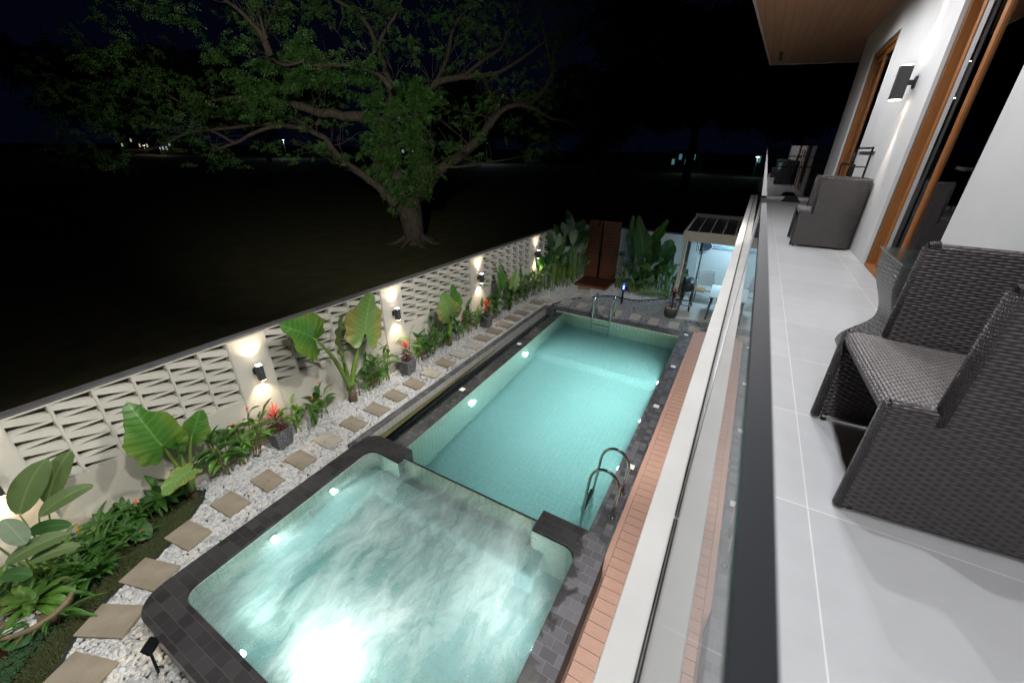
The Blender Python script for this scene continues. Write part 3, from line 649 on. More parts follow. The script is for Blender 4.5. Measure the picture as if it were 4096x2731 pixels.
slab(-5.28, 1.60, .44, .29, 3, 'stepping slab just past the tip of the small lawn', M['stone_slab'])
for i, (x, y, a, b, rt) in enumerate(slabs):
    tone = 'pale' if i in (2, 7, 9, 10, 16) else 'brown'
    slab(x, y, a, b, rt, '%s slab, %s along the straight row by the pool counted from the lawn' % (tone, ordn[i]), M['stone_slab_grey' if tone == 'pale' else 'stone_slab'])
slab(-5.06, 11.33, .40, .28, -35, 'turned slab where the slab row bends at the pool corner', M['stone_slab_grey'])
for i, (x, y) in enumerate(((-4.50, 11.61), (-3.93, 11.56), (-3.37, 11.58), (-2.82, 11.52), (-2.24, 11.47), (-1.69, 11.43), (-1.14, 11.42), (-.60, 11.42))):
    slab(x, y, .28, .47 if i < 7 else .38, 0, 'sandy slab, %s from the left in the row across the grey pebbles' % ordn[i], M['stone_slab_grey'])
slab(-4.50, 13.24, .44, .30, 5, 'slab lying against the front of the shower deck', M['stone_slab'])
slab(-4.38, 12.80, .42, .24, 2, 'middle slab of the three in front of the shower', M['stone_slab_grey'])
slab(-4.14, 12.32, .42, .28, -8, 'third slab out from the shower, at the black edging', M['stone_slab_grey'])
slab(-2.89, 11.085, .42, .10, 0, 'narrow slab strip between the far ladder feet', M['stone_slab_grey'], .03)
# lawn + soil bed
f = MB(); f.add([(x, y, -.01) for x, y in lawn], [tuple(range(len(lawn)))]); struct(f.build('lawn_soil', M['soil']), 'bare soil under the small lawn', 'ground')
bed = [(XF(-.7)+.02, -.7), (-4.72, -.7)]+lawn_in+[(XF(1.5)+.02, 1.5)]
f = MB(); f.add([(x, y, -.012) for x, y in [(XF(-.7)+.02, -.7), (-4.72, -.65)]+lawn_in], [tuple(range(len(lawn_in)+2))]); struct(f.build('planting_bed', M['soil']), 'brown soil of the planting bed along the wall', 'ground')
def blades(name, poly, n, h, wd_, mat_, label, cat='grass', lean=.5, z0=0.0):
    P = np.array(poly); x0, y0 = P.min(0); x1, y1 = P.max(0); px = RN.uniform(x0, x1, n*3); py = RN.uniform(y0, y1, n*3); k = inpoly(px, py, poly); px, py = px[k][:n], py[k][:n]; n = len(px)
    a = RN.uniform(0, 2*PI, n); l = RN.uniform(0, lean, n)*h; hh = h*RN.uniform(.5, 1.2, n); d = RN.uniform(0, 2*PI, n)
    V = np.zeros((n, 3, 3)); V[:, 0] = np.stack([px-np.cos(a)*wd_, py-np.sin(a)*wd_, np.full(n, z0)], 1); V[:, 1] = np.stack([px+np.cos(a)*wd_, py+np.sin(a)*wd_, np.full(n, z0)], 1)
    V[:, 2] = np.stack([px+np.cos(d)*l, py+np.sin(d)*l, z0+hh], 1); F = np.arange(3*n).reshape(-1, 3)
    o = mesh_np(name, V.reshape(-1, 3), F, mat_, False, np.repeat(RN.uniform(0, 1, n), 3)); tag(o, label, cat, kind='stuff'); return o
blades('grass', lawn, 42000, .028, .0022, M['grass'], 'short olive grass of the small lawn', lean=.9)
park = [(-14, 3), (-6.3, 1), (-6.3, 9), (-9, 14), (-16, 16)]
blades('grass', [(-11, .5), (-6.3, .2), (-6.1, 7), (-8, 9)], 60000, .05, .004, M['grass'], 'dim park grass right behind the garden wall', lean=1.2, z0=-.04)

# ---- block wall along the garden ------------------------------------
fence = thing('garden_wall', 'long white breeze block wall with lit pillars between garden and park', 'wall', (XF(6), 6, 0))
def YP(y, x=0, z=0): return (XF(y)+x, y, z)
def fprism(f, y0, y1, z0, z1, xo, xi):
    vs = []
    for z in (z0, z1):
        for (yy, xx) in ((y0, xi), (y0, xo), (y1, xo), (y1, xi)): vs.append((XF(yy)+xx, yy, z))
    f.add(vs, [(3,2,1,0),(4,5,6,7),(0,1,5,4),(1,2,6,5),(2,3,7,6),(3,0,4,7)])
f = MB(); fprism(f, -3, 15.3, -.1, .95, 0, -.10); f.build('plinth', M['plaster'], fence)
f = MB(); fprism(f, -3, 15.3, 1.905, 1.925, .004, -.105); f.build('top_beam', M['plaster'], fence)
f = MB(); fprism(f, -3, 15.3, 1.925, 1.955, .004, -.115); f.build('coping_cap', M['cap'], fence)
pil = [(-.22, .31), (2.49, 3.02), (5.36, 5.90), (8.36, 8.96), (11.66, 12.22), (14.75, 15.3)]
for a, b in pil:
    f = MB(); fprism(f, a, b, -.1, 1.905, .014, -.10); f.build('pillar', M['pillar_plaster'], fence)
D_ = .10
def block(f, y0, z0, bw, bh):
    def P(u, v, dpt): yy = y0+u*bw; return (XF(yy)-dpt, yy, z0+v*bh)
    e = .004
    A, B, C_, D = (0,0), (1,0), (1,1), (0,1)
    a, b, c = (.05,.06), (.05,.55), (.86,.06); a2, b2, c2 = (.95,.94), (.95,.45), (.14,.94)
    vs = [P(*p, .012) for p in (A, B, C_, D, a, b, c, a2, b2, c2)]
    F_ = [(0,1,6,4), (0,4,5,3), (3,9,7,2), (2,7,8,1), (3,5,6,1,8,9)]
    # frame ribs stand proud: middle slat leans back
    f.add(vs, F_)
    for tri in ((a, b, c), (a2, b2, c2)):
        cx_ = sum(p[0] for p in tri)/3; cz_ = max(p[1] for p in tri)
        bk = [(cx_+(p[0]-cx_)*.97, cz_+(p[1]-cz_)*.95) for p in tri]
        v1 = [P(*p, .012) for p in tri]+[P(*p, D_) for p in bk]
        f.add(v1, [(0,1,4,3), (1,2,5,4), (2,0,3,5)])
    # raised frame
    t_ = .022
    for (u0, v0, u1, v1) in ((0, 0, t_/bw*.5, 1), (1-t_/bw*.5, 0, 1, 1)):
        vv = [P(u0, v0, -.004), P(u1, v0, -.004), P(u1, v1, -.004), P(u0, v1, -.004), P(u0, v0, .012), P(u1, v0, .012), P(u1, v1, .012), P(u0, v1, .012)]
        f.add(vv, [(0,1,2,3), (1,5,6,2), (4,0,3,7)])
    # back face
    vb = [P(*p, D_) for p in (A, B, C_, D)]
for (a, b), (c_, d_) in zip(pil[:-1], pil[1:]):
    y0, y1 = b, c_; nb = 6 if y1-y0 < 2.6 else 7; bw = (y1-y0)/nb; f = MB()
    for i in range(nb):
        for k in range(5): block(f, y0+i*bw, .95+k*.191, bw, .191)
    o = f.build('breeze_block_panel', M['block'], fence)
f = MB(); fprism(f, -3, -.22, .95, 1.905, 0, -.12); f.build('end_section', M['plaster'], fence)
# sconces: box body, back plate, arm, two lenses and two spots
def sconce(loc, nrm, label, e=9, group='up and down wall lights', cat='wall light', h=.26, wd_=.085, mt=None, cone=98, color=(1, .80, .58), off=.125):
    """loc: point on the wall face at mid height; nrm: outward unit vector"""
    nrm = Vector(nrm); side = Vector((0,0,1)).cross(nrm); L = Vector(loc); root = thing('wall_sconce', label, cat, loc, group); mt = mt or M['sconce_metal']
    f = MB(); f.obox(L+nrm*off, nrm*wd_/2, side*wd_/2, Vector((0,0,h/2-.004)))
    f.build('body', mt, root, bevel=.003)
    f = MB(); f.obox(L+nrm*.008, nrm*.007, side*.04, Vector((0,0,.05))); f.obox(L+nrm*(off/2), nrm*(off/2-.02), side*.022, Vector((0,0,.022))); f.build('bracket', mt, root)
    for s in (1, -1):
        f = MB(); f.obox(L+nrm*off+Vector((0,0,s*(h/2-.002))), nrm*(wd_/2-.008), side*(wd_/2-.008), Vector((0,0,.003))); f.build('lens', M['lens'], root)
        lamp('spot', 'SPOT', L+nrm*off+Vector((0,0,s*(h/2+.012))), e, color, root, .025, R(cone), .95, (-nrm*.12+Vector((0,0,s))))
SP = ['wall light by the broad leaves at the left edge of the photo', 'wall light above the nearest potted red plant', 'wall light above the middle potted red plant', 'wall light above the farthest potted red plant', 'wall light half hidden by the far leaf clump']
for (y, lb) in zip((.05, 2.755, 5.62, 8.68, 11.95), SP): sconce((XF(y)+.014, y, 1.34), (1, 0, 0), lb, 36, 'black up and down lights on the garden wall pillars')

# ---- back boundary wall -------------------------------------------------
bw_ = thing('back_wall', 'plain white boundary wall at the far end of the garden', 'wall', (-2, 15.3, 0))
f = MB(); f.box((XF(15.3)-.15, 15.3, -.1), (3.2, 15.45, 1.86)); f.build('wall', M['back_wall'], bw_)
f = MB(); f.box((XF(15.3)-.17, 15.285, 1.86), (3.2, 15.465, 1.90)); f.build('coping_cap', M['cap'], bw_)
f = MB(); f.box((-1.50, 15.18, -.1), (-1.20, 15.3, 2.35)); f.box((-1.2, 15.24, 1.80), (1.15, 15.3, 2.4)); f.build('pilaster', M['back_wall'], bw_)

# ================================================================ HOUSE
WX = 1.15; ZF = 3.45
house = thing('house', 'white modern house with wooden sliding doors and timber soffit above the balcony', 'house', (WX, 5, 0))
f = MB()
for (a, b, z0, z1) in ((-3, 3.77, ZF, 7.0), (5.49, 7.95, ZF, 7.0), (9.70, 11.0, ZF, 7.0), (3.77, 5.49, 5.95, 7.0), (7.95, 9.70, 5.95, 7.0)):
    f.box((WX, a, z0), (WX+.22, b, z1))
f.box((WX+.22, 10.80, ZF), (6, 11.0, 7.0)); f.build('wall', M['house'], house)
f = MB(); f.box((WX, -3, -.1), (WX+.22, 15.4, 3.2)); f.build('ground_floor_wall', M['house'], house)
f = MB(); f.box((-.060, -3, 3.16), (WX+.22, 12.62, 3.40)); f.build('balcony_slab', M['house'], house)
m = mottled('ledge_paint', (.74,.73,.70), (.62,.61,.57), 2.5, .7, .3, 60, .2, .002); M['ledge'] = m
f = MB(); f.box((-.066, -3, 3.28), (.030, 13.25, ZF+.0)); f.build('balcony_ledge', m, house, bevel=.004)
sf = MB(); 
SO = [(-1.09, -3), (1.5, -3), (1.52, 13.6), (-.354, 13.25)]
sf.prism(SO, 6.41, 6.62); sf.build('soffit', M['soffit'], house)
sf = MB(); sf.prism([(-1.12, -3), (-1.09, -3), (-.354, 13.25), (-.384, 13.28)], 6.395, 6.66); sf.prism([(-.384, 13.28), (-.354, 13.25), (1.52, 13.6), (1.52, 13.64)], 6.395, 6.66)
sf.build('soffit_trim', M['ledge'], house)
f = MB()
for i in range(12): f.box((-.215, 11.75+i*.085, 6.400), (-.145, 11.75+i*.085+.05, 6.407))
f.box((-.215, 11.75, 6.4075), (-.145, 12.76, 6.409)); f.build('soffit_vent', M['black_metal'], house)
bf = MB(); bf.add([(.031, -3, ZF+.004), (WX+.3, -3, ZF+.004), (WX+.3, 12.44, ZF+.004), (.031, 12.44, ZF+.004)], [(0,1,2,3)])
struct(bf.build('balcony_floor', M['balcony_tile']), 'pale grey square tiled balcony floor', 'floor')
bk = MB(); bk.box((.035, 12.40, ZF), (WX+.3, 12.60, ZF+.07)); bk.build('end_kerb', M['ledge'], house)
# doors
def door(y0, y1, z1, kind):
    g1 = MB(); t_ = .045; x0, x1 = WX+.03, WX+.12
    g1.box((x0, y1-.075, ZF), (x1, y1, z1)); g1.box((x0, y0, ZF), (x1, y0+.06, z1)); g1.box((x0, y0+.06, z1-.07), (x1, y1-.075, z1)); g1.box((x0-.02, y0+.06, ZF), (x1, y1-.075, ZF+.03))
    d = g1.build('door_frame', M['door_wood'], house, bevel=.004)
    g1 = MB(); g1.box((x0-.004, y1-.062, ZF+.03), (x0+.01, y1-.018, z1-.02)); g1.build('track', M['brown_metal'], d)
    if kind == 1:
        sashes = [(4.55, y1-.19, WX+.075, 'sash'), (y0+.065, 4.66, WX+.045, 'sash')]
    else:
        ym = (y0+y1)/2; sashes = [(ym-.05, y1-.10, WX+.075, 'sash'), (y0+.065, ym+.05, WX+.045, 'sash')]
    for i, (a, b, x, nm) in enumerate(sashes):
        s_ = MB(); w_ = .075
        s_.box((x, a, ZF+.035), (x+.032, a+w_, z1-.075)); s_.box((x, b-w_, ZF+.035), (x+.032, b, z1-.075)); s_.box((x, a+w_, ZF+.035), (x+.032, b-w_, ZF+.16)); s_.box((x, a+w_, z1-.16), (x+.032, b-w_, z1-.075))
        so = s_.build('door_sash', M['door_wood'], d, bevel=.003)
        s_ = MB(); s_.add([(x+.016, a+w_, ZF+.16), (x+.016, b-w_, ZF+.16), (x+.016, b-w_, z1-.16), (x+.016, a+w_, z1-.16)], [(3,2,1,0)])
        s_.build('glass_pane', M['door_glass'], d)
    if kind == 1:
        h = MB(); h.box((WX+.030, y0+.075, 4.34), (WX+.045, y0+.11, 4.48)); h.tube([(WX+.035, y0+.092, 4.42), (WX-.01, y0+.092, 4.42), (WX-.015, y0+.13, 4.42), (WX-.015, y0+.23, 4.425)], .010, 8)
        h.build('door_handle', M['black_metal'], d)
        h = MB(); h.box((WX+.030, y0+.078, 4.54), (WX+.045, y0+.108, 4.63)); h.build('lock', M['black_metal'], d)
    # dark room behind
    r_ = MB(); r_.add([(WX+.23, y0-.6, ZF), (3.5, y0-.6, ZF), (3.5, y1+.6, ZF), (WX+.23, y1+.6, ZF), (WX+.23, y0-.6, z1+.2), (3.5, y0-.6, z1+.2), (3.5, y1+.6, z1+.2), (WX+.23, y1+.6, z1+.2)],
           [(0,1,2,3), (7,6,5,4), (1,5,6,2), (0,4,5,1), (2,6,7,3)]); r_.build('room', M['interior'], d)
    if kind == 1:
        c_ = MB(); pts = []
        n = 14
        vs = []
        for i in range(n+1):
            yy = 5.02+.12*i/n; xx = WX+.066+.004*math.sin(i*1.9); vs += [(xx, yy, ZF+.02), (xx, yy, z1-.05)]
        c_.add(vs, [(2*i, 2*i+1, 2*i+3, 2*i+2) for i in range(n)]); c_.build('edge_strip', M['edge_strip'], d, smooth=True)  # pale upright strip standing before the sash glass
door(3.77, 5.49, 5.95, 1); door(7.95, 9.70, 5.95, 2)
sconce((WX, 6.12, 5.15), (-1, 0, 0), 'dark box wall light between the two sliding doors of the balcony', 27, 'balcony wall lights', h=.30, wd_=.10, cone=38, color=(1, .86, .70), off=.115)
# recessed downlights along the eave; those past the first added for light
for i, y in enumerate((8.0, 6.75, 5.5, 4.25, 3.0, 1.75, .5, -.75, -2.0)):
    root = thing('downlight', 'recessed round downlight in the timber soffit, row added past the first, %s from the far end' % ordn[i], 'downlight', (.022, y, 6.41), 'recessed lights in the soffit')
    f = MB(); f.lathe((.022, y, 6.395), [(.05, .012), (.055, .0), (.042, .0), (.042, .012)], 24, False); f.build('trim', M['white_plastic'], root)
    f = MB(); f.lathe((.022, y, 6.404), [(.041, 0), (.041, .003)], 20); f.build('lens', M['lens_cool'], root)
    lamp('downlight_lamp', 'SPOT', (.022, y, 6.385), 84, (.96, .97, 1), root, .012, R(165), .6, (0, 0, -1))

# glass balustrade
GX = .018
def zt(y): return 4.402 if y < 1.05 else 4.415+.225*max(0, (y-1.1)/11.4)**1.0
for i, (a, b) in enumerate(((-3, 1.045), (1.06, 3.95), (3.965, 6.85), (6.865, 9.7), (9.715, 12.5))):
    lb = ['nearest clear glass balustrade panel under the camera', 'second clear glass balustrade panel beside the near wicker chair', 'third glass balustrade panel beside the wicker table', 'fourth glass balustrade panel beside the far wicker chair', 'last glass balustrade panel at the balcony corner'][i]
    root = thing('glass_panel', lb, 'glass panel', (GX, a, ZF), 'frameless glass panels of the balustrade')
    z0, z1 = zt(max(a, -3)), zt(b); dx = 0 if i == 0 else -.003
    vs = [(GX+dx, a, ZF+.001), (GX+dx+.0088, a, ZF+.001), (GX+dx+.0088, b, ZF+.001), (GX+dx, b, ZF+.001), (GX+dx, a, z0), (GX+dx+.0088, a, z0), (GX+dx+.0088, b, z1), (GX+dx, b, z1)]
    f = MB(); f.add(vs, [(0,4,7,3)]); f.build('pane', M['glass'], root)
    f = MB(); f.add([(v[0], v[1], v[2]) for v in vs], [(4,5,6,7)]); f.add([(GX+dx-.0005, a, z0-.004), (GX+dx+.0091, a, z0-.004), (GX+dx+.0091, b, z1-.004), (GX+dx-.0005, b, z1-.004), (GX+dx-.0005, a, z0+.001), (GX+dx+.0091, a, z0+.001), (GX+dx+.0091, b, z1+.001), (GX+dx-.0005, b, z1+.001)],
          [(0,3,2,1),(4,5,6,7),(0,1,5,4),(1,2,6,5),(2,3,7,6),(3,0,4,7)]); f.build('edge', M['glass_edge'], root)
    f = MB(); f.box((GX-.006, a, ZF+.0005), (GX-.0015, b, ZF+.004)); f.build('gasket', M['rubber_edge'], root)
# end screen: dark mirror-like glass with slim black rails
es = thing('end_screen', 'dark reflecting glass screen with slim black rails closing the far end of the balcony', 'glass screen', (.6, 12.45, ZF))
f = MB(); f.add([(.03, 12.50, ZF+.07), (1.36, 12.50, ZF+.07), (1.36, 12.50, 4.665), (.03, 12.50, 4.665)], [(0,1,2,3)])
m = glassmat('screen_glass', (.45,.47,.48)); t = m.node_tree
for n_ in t.nodes:
    if n_.type == 'FRESNEL': n_.inputs[0].default_value = 2.2
f.build('glass_pane', m, es)
f = MB(); f.tube([(.185, 12.36, 4.655), (1.30, 12.36, 4.655)], .010, 6); f.tube([(.19, 12.36, 4.42), (1.28, 12.36, 4.42)], .009, 6); f.tube([(.19, 12.36, 4.19), (1.28, 12.36, 4.19)], .009, 6); f.build('rail', M['black_metal'], es)
for x in (.185, 1.30):
    f = MB(); f.tube([(x, 12.36, ZF+.005), (x, 12.36, 4.655)], .011, 6); f.build('post', M['black_metal'], es)
# black crumpled bag on the floor at the far end
f = MB(); n = 13; vs = []
for j in range(7):
    for i in range(n):
        u = i/(n-1); v = j/6; x = .60+.36*u; hh = .145*math.sin(PI*min(max(u*1.15-.07, 0), 1))**.35*(1+.16*math.sin(u*9)*v)
        y = 11.86+.14*v-.05*math.sin(PI*v)*(.5+.5*math.sin(u*7)); vs.append((x+.01*math.sin(v*9), y, ZF+.005+(hh*math.sin(PI*v*.92)**.6 if 0 < v else 0)))
f.add(vs, [(j*n+i, j*n+i+1, (j+1)*n+i+1, (j+1)*n+i) for j in range(6) for i in range(n-1)])
f.box((.585, 11.83, ZF+.004), (.97, 12.02, ZF+.022))
tag(f.build('bag', mottled('bag_cloth', (.035,.034,.034), (.02,.02,.02), 9, .9, .8, 30), smooth=False), 'crumpled black bag lying on the floor before the end screen', 'bag')
# towel rack
tr_ = thing('towel_rack', 'black two-step metal towel rack against the wall behind the far chair', 'towel rack', (1.05, 7.3, ZF))
for y in (6.80, 7.82):
    f = MB(); f.box((1.105, y-.01, ZF+.005), (1.125, y+.01, 4.56)); f.box((.985, y-.01, ZF+.005), (1.005, y+.01, 4.365)); f.box((1.005, y-.008, 4.345), (1.105, y+.008, 4.360)); f.box((1.005, y-.008, ZF+.08), (1.105, y+.008, ZF+.095))
    f.build('frame', M['black_metal'], tr_)
for (x, z) in ((1.115, 4.565), (.995, 4.37), (.995, 4.16), (1.115, 3.9)):
    f = MB(); f.tube([(x, 6.79, z), (x, 7.83, z)], .011, 8); f.build('bar', M['black_metal'], tr_)

# ---- wicker chairs (local frame: front at x=0, back toward +x, width along y)
def uvsheet(f, path, z0f, z1f, nz, off=0, flip=False, us=1):
    """path: list of (x,y); z0f,z1f(s index)->z; uv in metres"""
    vs = []; uvs = []; L = 0; n = len(path)
    for i, (x, y) in enumerate(path):
        if i: L += math.hypot(x-path[i-1][0], y-path[i-1][1])
        a, b = z0f(i), z1f(i)
        for k in range(nz+1):
            z = a+(b-a)*k/nz; vs.append((x, y, z)); uvs.append((L*us, z))
    fs = []
    for i in range(n-1):
        for k in range(nz):
            q_ = (i*(nz+1)+k, (i+1)*(nz+1)+k, (i+1)*(nz+1)+k+1, i*(nz+1)+k+1); fs.append(q_[::-1] if flip else q_)
    f.add(vs, fs, uvs)
def offset_path(path, d):
    out = []; n = len(path)
    for i in range(n):
        a = path[max(i-1, 0)]; b = path[min(i+1, n-1)]; tx, ty = b[0]-a[0], b[1]-a[1]; L = math.hypot(tx, ty) or 1; out.append((path[i][0]-ty/L*d, path[i][1]+tx/L*d))
    return out
def make_chair(label, W=.60, Dp=.62, hs=.40, ht=.755, fx=.115):
    ch = thing('wicker_chair', label, 'chair', (0,0,0), 'dark wicker armchairs on the balcony')
    r = .13; w = W/2
    # U path from near front (y=-w) round the back to far front
    xs = [0, fx*.5, fx, fx+.001, .2, .3, .4, Dp-r]
    path = [(x, -w+.02*min(x/Dp, 1)) for x in xs]+[(Dp-r+r*math.sin(R(a)), -w+.02+r-r*math.cos(R(a))) for a in (15,30,45,60,75,90)]
    back = [(Dp, -w+.02+r+(2*w-.04-2*r)*k/6) for k in range(1, 6)]
    path = path+back+[(x, -y) for x, y in reversed(path)]
    def top(i): x = path[i][0]; return hs if x < fx+.0005 else ht-.01*(x-fx)
    def bot(i): return .02
    n = len(path); th = .034; ip = offset_path(path, th)
    # back bottom tucks in
    f = MB(); uvsheet(f, path, bot, top, 16); uvsheet(f, ip, bot, top, 8, flip=True)
    # rounded top edge
    vs = []; uvs = []; fs = []; L = 0
    for i in range(n):
        if i: L += math.hypot(path[i][0]-path[i-1][0], path[i][1]-path[i-1][1])
        o_, n_ = Vector((*path[i], top(i))), Vector((*ip[i], top(i)))
        for k in range(6):
            a = PI*k/5; c = (o_+n_)/2; h = (o_-n_)/2; vs.append(c+h*math.cos(a)+Vector((0,0,th*.45*math.sin(a)))); uvs.append((L, k*.009))
    for i in range(n-1):
        for k in range(5): fs.append((i*6+k, (i+1)*6+k, (i+1)*6+k+1, i*6+k+1))
    f.add(vs, fs, uvs)
    # front edge posts (rounded) at x=0 below the seat and at x=fx above it
    for sgn in (-1, 1):
        yy = sgn*(w-th/2-.002)
        f.tube([(0, yy, .01), (0, yy, hs)], th*.55, 10); f.tube([(fx, yy, hs-.03), (fx+.006, yy, ht+.0)], th*.55, 10)
        f.tube([(fx, yy, ht+.0), (fx+.03, yy, ht+.004)], th*.55, 10)
    f.build('shell', M['wicker'], ch, smooth=True)
    s_ = MB(); vs = []; uvs = []; nx, ny = 10, 10; x1 = Dp-.05
    prof = [(0.004, hs-.05), (-.012, hs-.018), (-.004, hs+.004), (.018, hs+.012)]+[(.05+(x1-.05)*k/8, hs+.012-.012*math.sin(PI*k/8)) for k in range(9)]
    L = 0
    for i, (x, z) in enumerate(prof):
        if i: L += math.hypot(x-prof[i-1][0], z-prof[i-1][1])
        for k in range(ny+1):
            y = (-w+.012)+(2*w-.024)*k/ny
            vs.append((x, y, z)); uvs.append((y, L))
    s_.add(vs, [(i*(ny+1)+k, (i+1)*(ny+1)+k, (i+1)*(ny+1)+k+1, i*(ny+1)+k+1) for i in range(len(prof)-1) for k in range(ny)], uvs)
    s_.build('seat', M['wicker_seat'], ch, smooth=True)
    f = MB(); f.box((.02, w-th-.008, .016), (Dp-.08, w-th-.001, .026)); f.build('side_bar', M['plastic_grey'], ch)
    for sgn in (-1, 1):
        for x in (.03, Dp-.13):
            f = MB(); f.lathe((x, sgn*(w-.03), 0), [(.012, 0), (.012, .03)], 10); f.build('glide', M['black_metal'], ch)
    return ch
chA = make_chair('big dark wicker armchair close to the camera in front of the table')
chA.location = (.462, 1.655, ZF+.006); chA.rotation_euler = (0, 0, R(2))
chB = copy_tree(chA); chB['label'] = 'dark wicker armchair farther along the balcony by the towel rack'
chB.location = (.535, 6.42, ZF+.006); chB.rotation_euler = (0, 0, R(0)); chB.scale = (.97, 1.05, 1.03)
# waisted wicker table with a glass top
tb = thing('wicker_table', 'waisted square wicker table with a clear glass top beside the near chair', 'table', (.92, 2.735, ZF+.006))
f = MB(); f_top, f_w, f_b = .235, .170, .28
def sq(h, r, n=7):
    out = []
    for (cx_, cy_, a0) in ((h-r, h-r, 0), (-h+r, h-r, 90), (-h+r, -h+r, 180), (h-r, -h+r, 270)): out += [(cx_+r*math.cos(R(a0+90*i/n)), cy_+r*math.sin(R(a0+90*i/n))) for i in range(n+1)]
    return out
vs = []; uvs = []; prof = []
for k in range(21):
    z = .57*k/20; u = z/.57
    if u < .42: h = f_b+(f_w-f_b)*(1-math.cos(u/.42*PI))/2
    else: h = f_w+(f_top-f_w)*(1-math.cos(min((u-.42)/.45, 1)*PI))/2
    prof.append((h, z))
NP = 32
for h, z in prof:
    pp = sq(h, .05); L = 0
    pp = pp+[pp[0]]
    for i, (x, y) in enumerate(pp):
        if i: L += math.hypot(x-pp[i-1][0], y-pp[i-1][1])
        vs.append((.92+x, 2.735+y, ZF+.006+z)); uvs.append((i*.028*1.6, z))
n = NP+1
f.add(vs, [(k*n+i, k*n+i+1, (k+1)*n+i+1, (k+1)*n+i) for k in range(len(prof)-1) for i in range(NP)], uvs)
f.add([(.92+x, 2.735+y, ZF+.5755) for x, y in sq(f_top-.004, .05)], [tuple(range(NP))]) if False else None; f.build('base', M['wicker_grey'], tb, smooth=True)
f = MB(); f.prism([(.92+x, 2.735+y) for x, y in sq(f_top-.002, .05)], ZF+.572, ZF+.579); f.build('table_top', mottled('table_top', (.33,.37,.35), (.22,.25,.24), 30, .6, .3, 150), tb)
f = MB(); f.box((.92-.245, 2.735-.245, ZF+.582), (.92+.228, 2.735+.245, ZF+.592)); f.build('glass_top', M['table_glass'], tb, bevel=.002)

# ================================================================ POOL LADDERS
def ladder(name_label, P, dirw, latv, span, sc=1.0):
    """P: foot midpoint on the coping, dirw: unit vector to the water, latv: along the edge"""
    root = thing('pool_ladder', name_label, 'pool ladder', P, 'chrome pool ladders'); P = Vector(P); d = Vector(dirw); l = Vector(latv)
    for s in (-1, 1):
        b = P+l*(span/2*s); pts = [b, b+Vector((0,0,.12))+d*.0, b+Vector((0,0,.34))-d*.05]
        # hoop: up, over, down into the water
        pts = [b]
        for a in np.linspace(200, 5, 12): pts.append(b+d*(.20+.20*math.cos(R(a))*1.0)+Vector((0,0,.48+.26*math.sin(R(max(a, 0)))))-d*.03)
        pts += [b+d*.40+Vector((0,0,.1)), b+d*.42+Vector((0,0,-.15)), b+d*.42+Vector((0,0,-1.0))]
        f = MB(); f.tube(pts, .0215, 10); f.build('rail', M['chrome'], root, smooth=True)
        f = MB(); f.lathe(b, [(.048, 0), (.048, .008), (.03, .016), (.022, .03)], 20); f.build('flange', M['chrome'], root, smooth=True)
    for z in (-.16, -.42, -.68, -.94):
        f = MB(); c = P+d*.42+Vector((0,0,z)); f.obox(c, l*(span/2-.02), d*.035, Vector((0,0,.012))); f.build('tread', M['chrome'], root, bevel=.004)
    return root
ladder('chrome ladder with two tall hoops near the hot tub', (-.68, 4.315, .012), (-1, 0, 0), (0, 1, 0), .47)
ladder('chrome ladder at the far end of the pool', (-3.016, 11.0, .012), (0, -1, 0), (1, 0, 0), .52)

# ================================================================ PATIO THINGS
pg = thing('pergola', 'cream metal pergola with a dark panelled roof over the patio', 'pergola', (-1.45, 13, 0))
f = MB(); f.box((-1.54, 12.96, 2.10), (1.12, 13.02, 2.39)); f.build('front_beam', M['cream_metal'], pg, bevel=.004)
f = MB(); f.box((-1.50, 13.03, .0), (-1.40, 13.13, 2.10)); f.build('post', M['cream_metal'], pg, bevel=.004)
f = MB(); f.add([(-1.54, 13.02, 2.20), (-1.54, 15.25, 2.36), (-1.50, 15.25, 2.36), (-1.50, 13.02, 2.20), (-1.54, 13.02, 2.39), (-1.54, 15.25, 2.54), (-1.50, 15.25, 2.54), (-1.50, 13.02, 2.39)], [(0,3,2,1),(4,5,6,7),(0,4,7,3),(3,7,6,2),(2,6,5,1),(1,5,4,0)]); f.build('side_beam', M['cream_metal'], pg)
f = MB(); f.box((-1.54, 15.22, 2.42), (1.12, 15.28, 2.62)); f.build('rear_gutter', M['plastic_grey'], pg)
for k in range(8):
    x0 = -1.48+k*.322; f = MB(); f.add([(x0, 13.03, 2.36), (x0+.292, 13.03, 2.36), (x0+.292, 15.21, 2.52), (x0, 15.21, 2.52), (x0, 13.03, 2.352), (x0+.292, 13.03, 2.352), (x0+.292, 15.21, 2.512), (x0, 15.21, 2.512)], [(0,1,2,3), (7,6,5,4), (0,4,5,1), (1,5,6,2), (2,6,7,3), (3,7,4,0)]); f.build('roof_panel', M['roof_panel'], pg)
    f = MB(); f.add([(x0+.292, 13.03, 2.33), (x0+.318, 13.03, 2.33), (x0+.318, 15.21, 2.49), (x0+.292, 15.21, 2.49), (x0+.292, 13.03, 2.375), (x0+.318, 13.03, 2.375), (x0+.318, 15.21, 2.535), (x0+.292, 15.21, 2.535)], [(0,3,2,1),(4,5,6,7),(0,1,5,4),(1,2,6,5),(2,3,7,6),(3,0,4,7)]); f.build('roof_rib', M['cream_metal'], pg)
pl_ = thing('patio_light', 'white patio light tube under the pergola roof', 'lamp', (-.1, 14.2, 2.33))
f = MB(); f.box((-.45, 14.17, 2.31), (.25, 14.23, 2.345)); f.build('housing', M['white_plastic'], pl_)
f = MB(); f.box((-.44, 14.18, 2.303), (.24, 14.22, 2.309)); f.build('tube', emis('tube_cool', (.70, .88, 1), 20), pl_)
lamp('patio_lamp', 'AREA', (-.1, 14.2, 2.29), 58, (.50, .80, 1), pl_, .35, direction=(0, 0, -1))
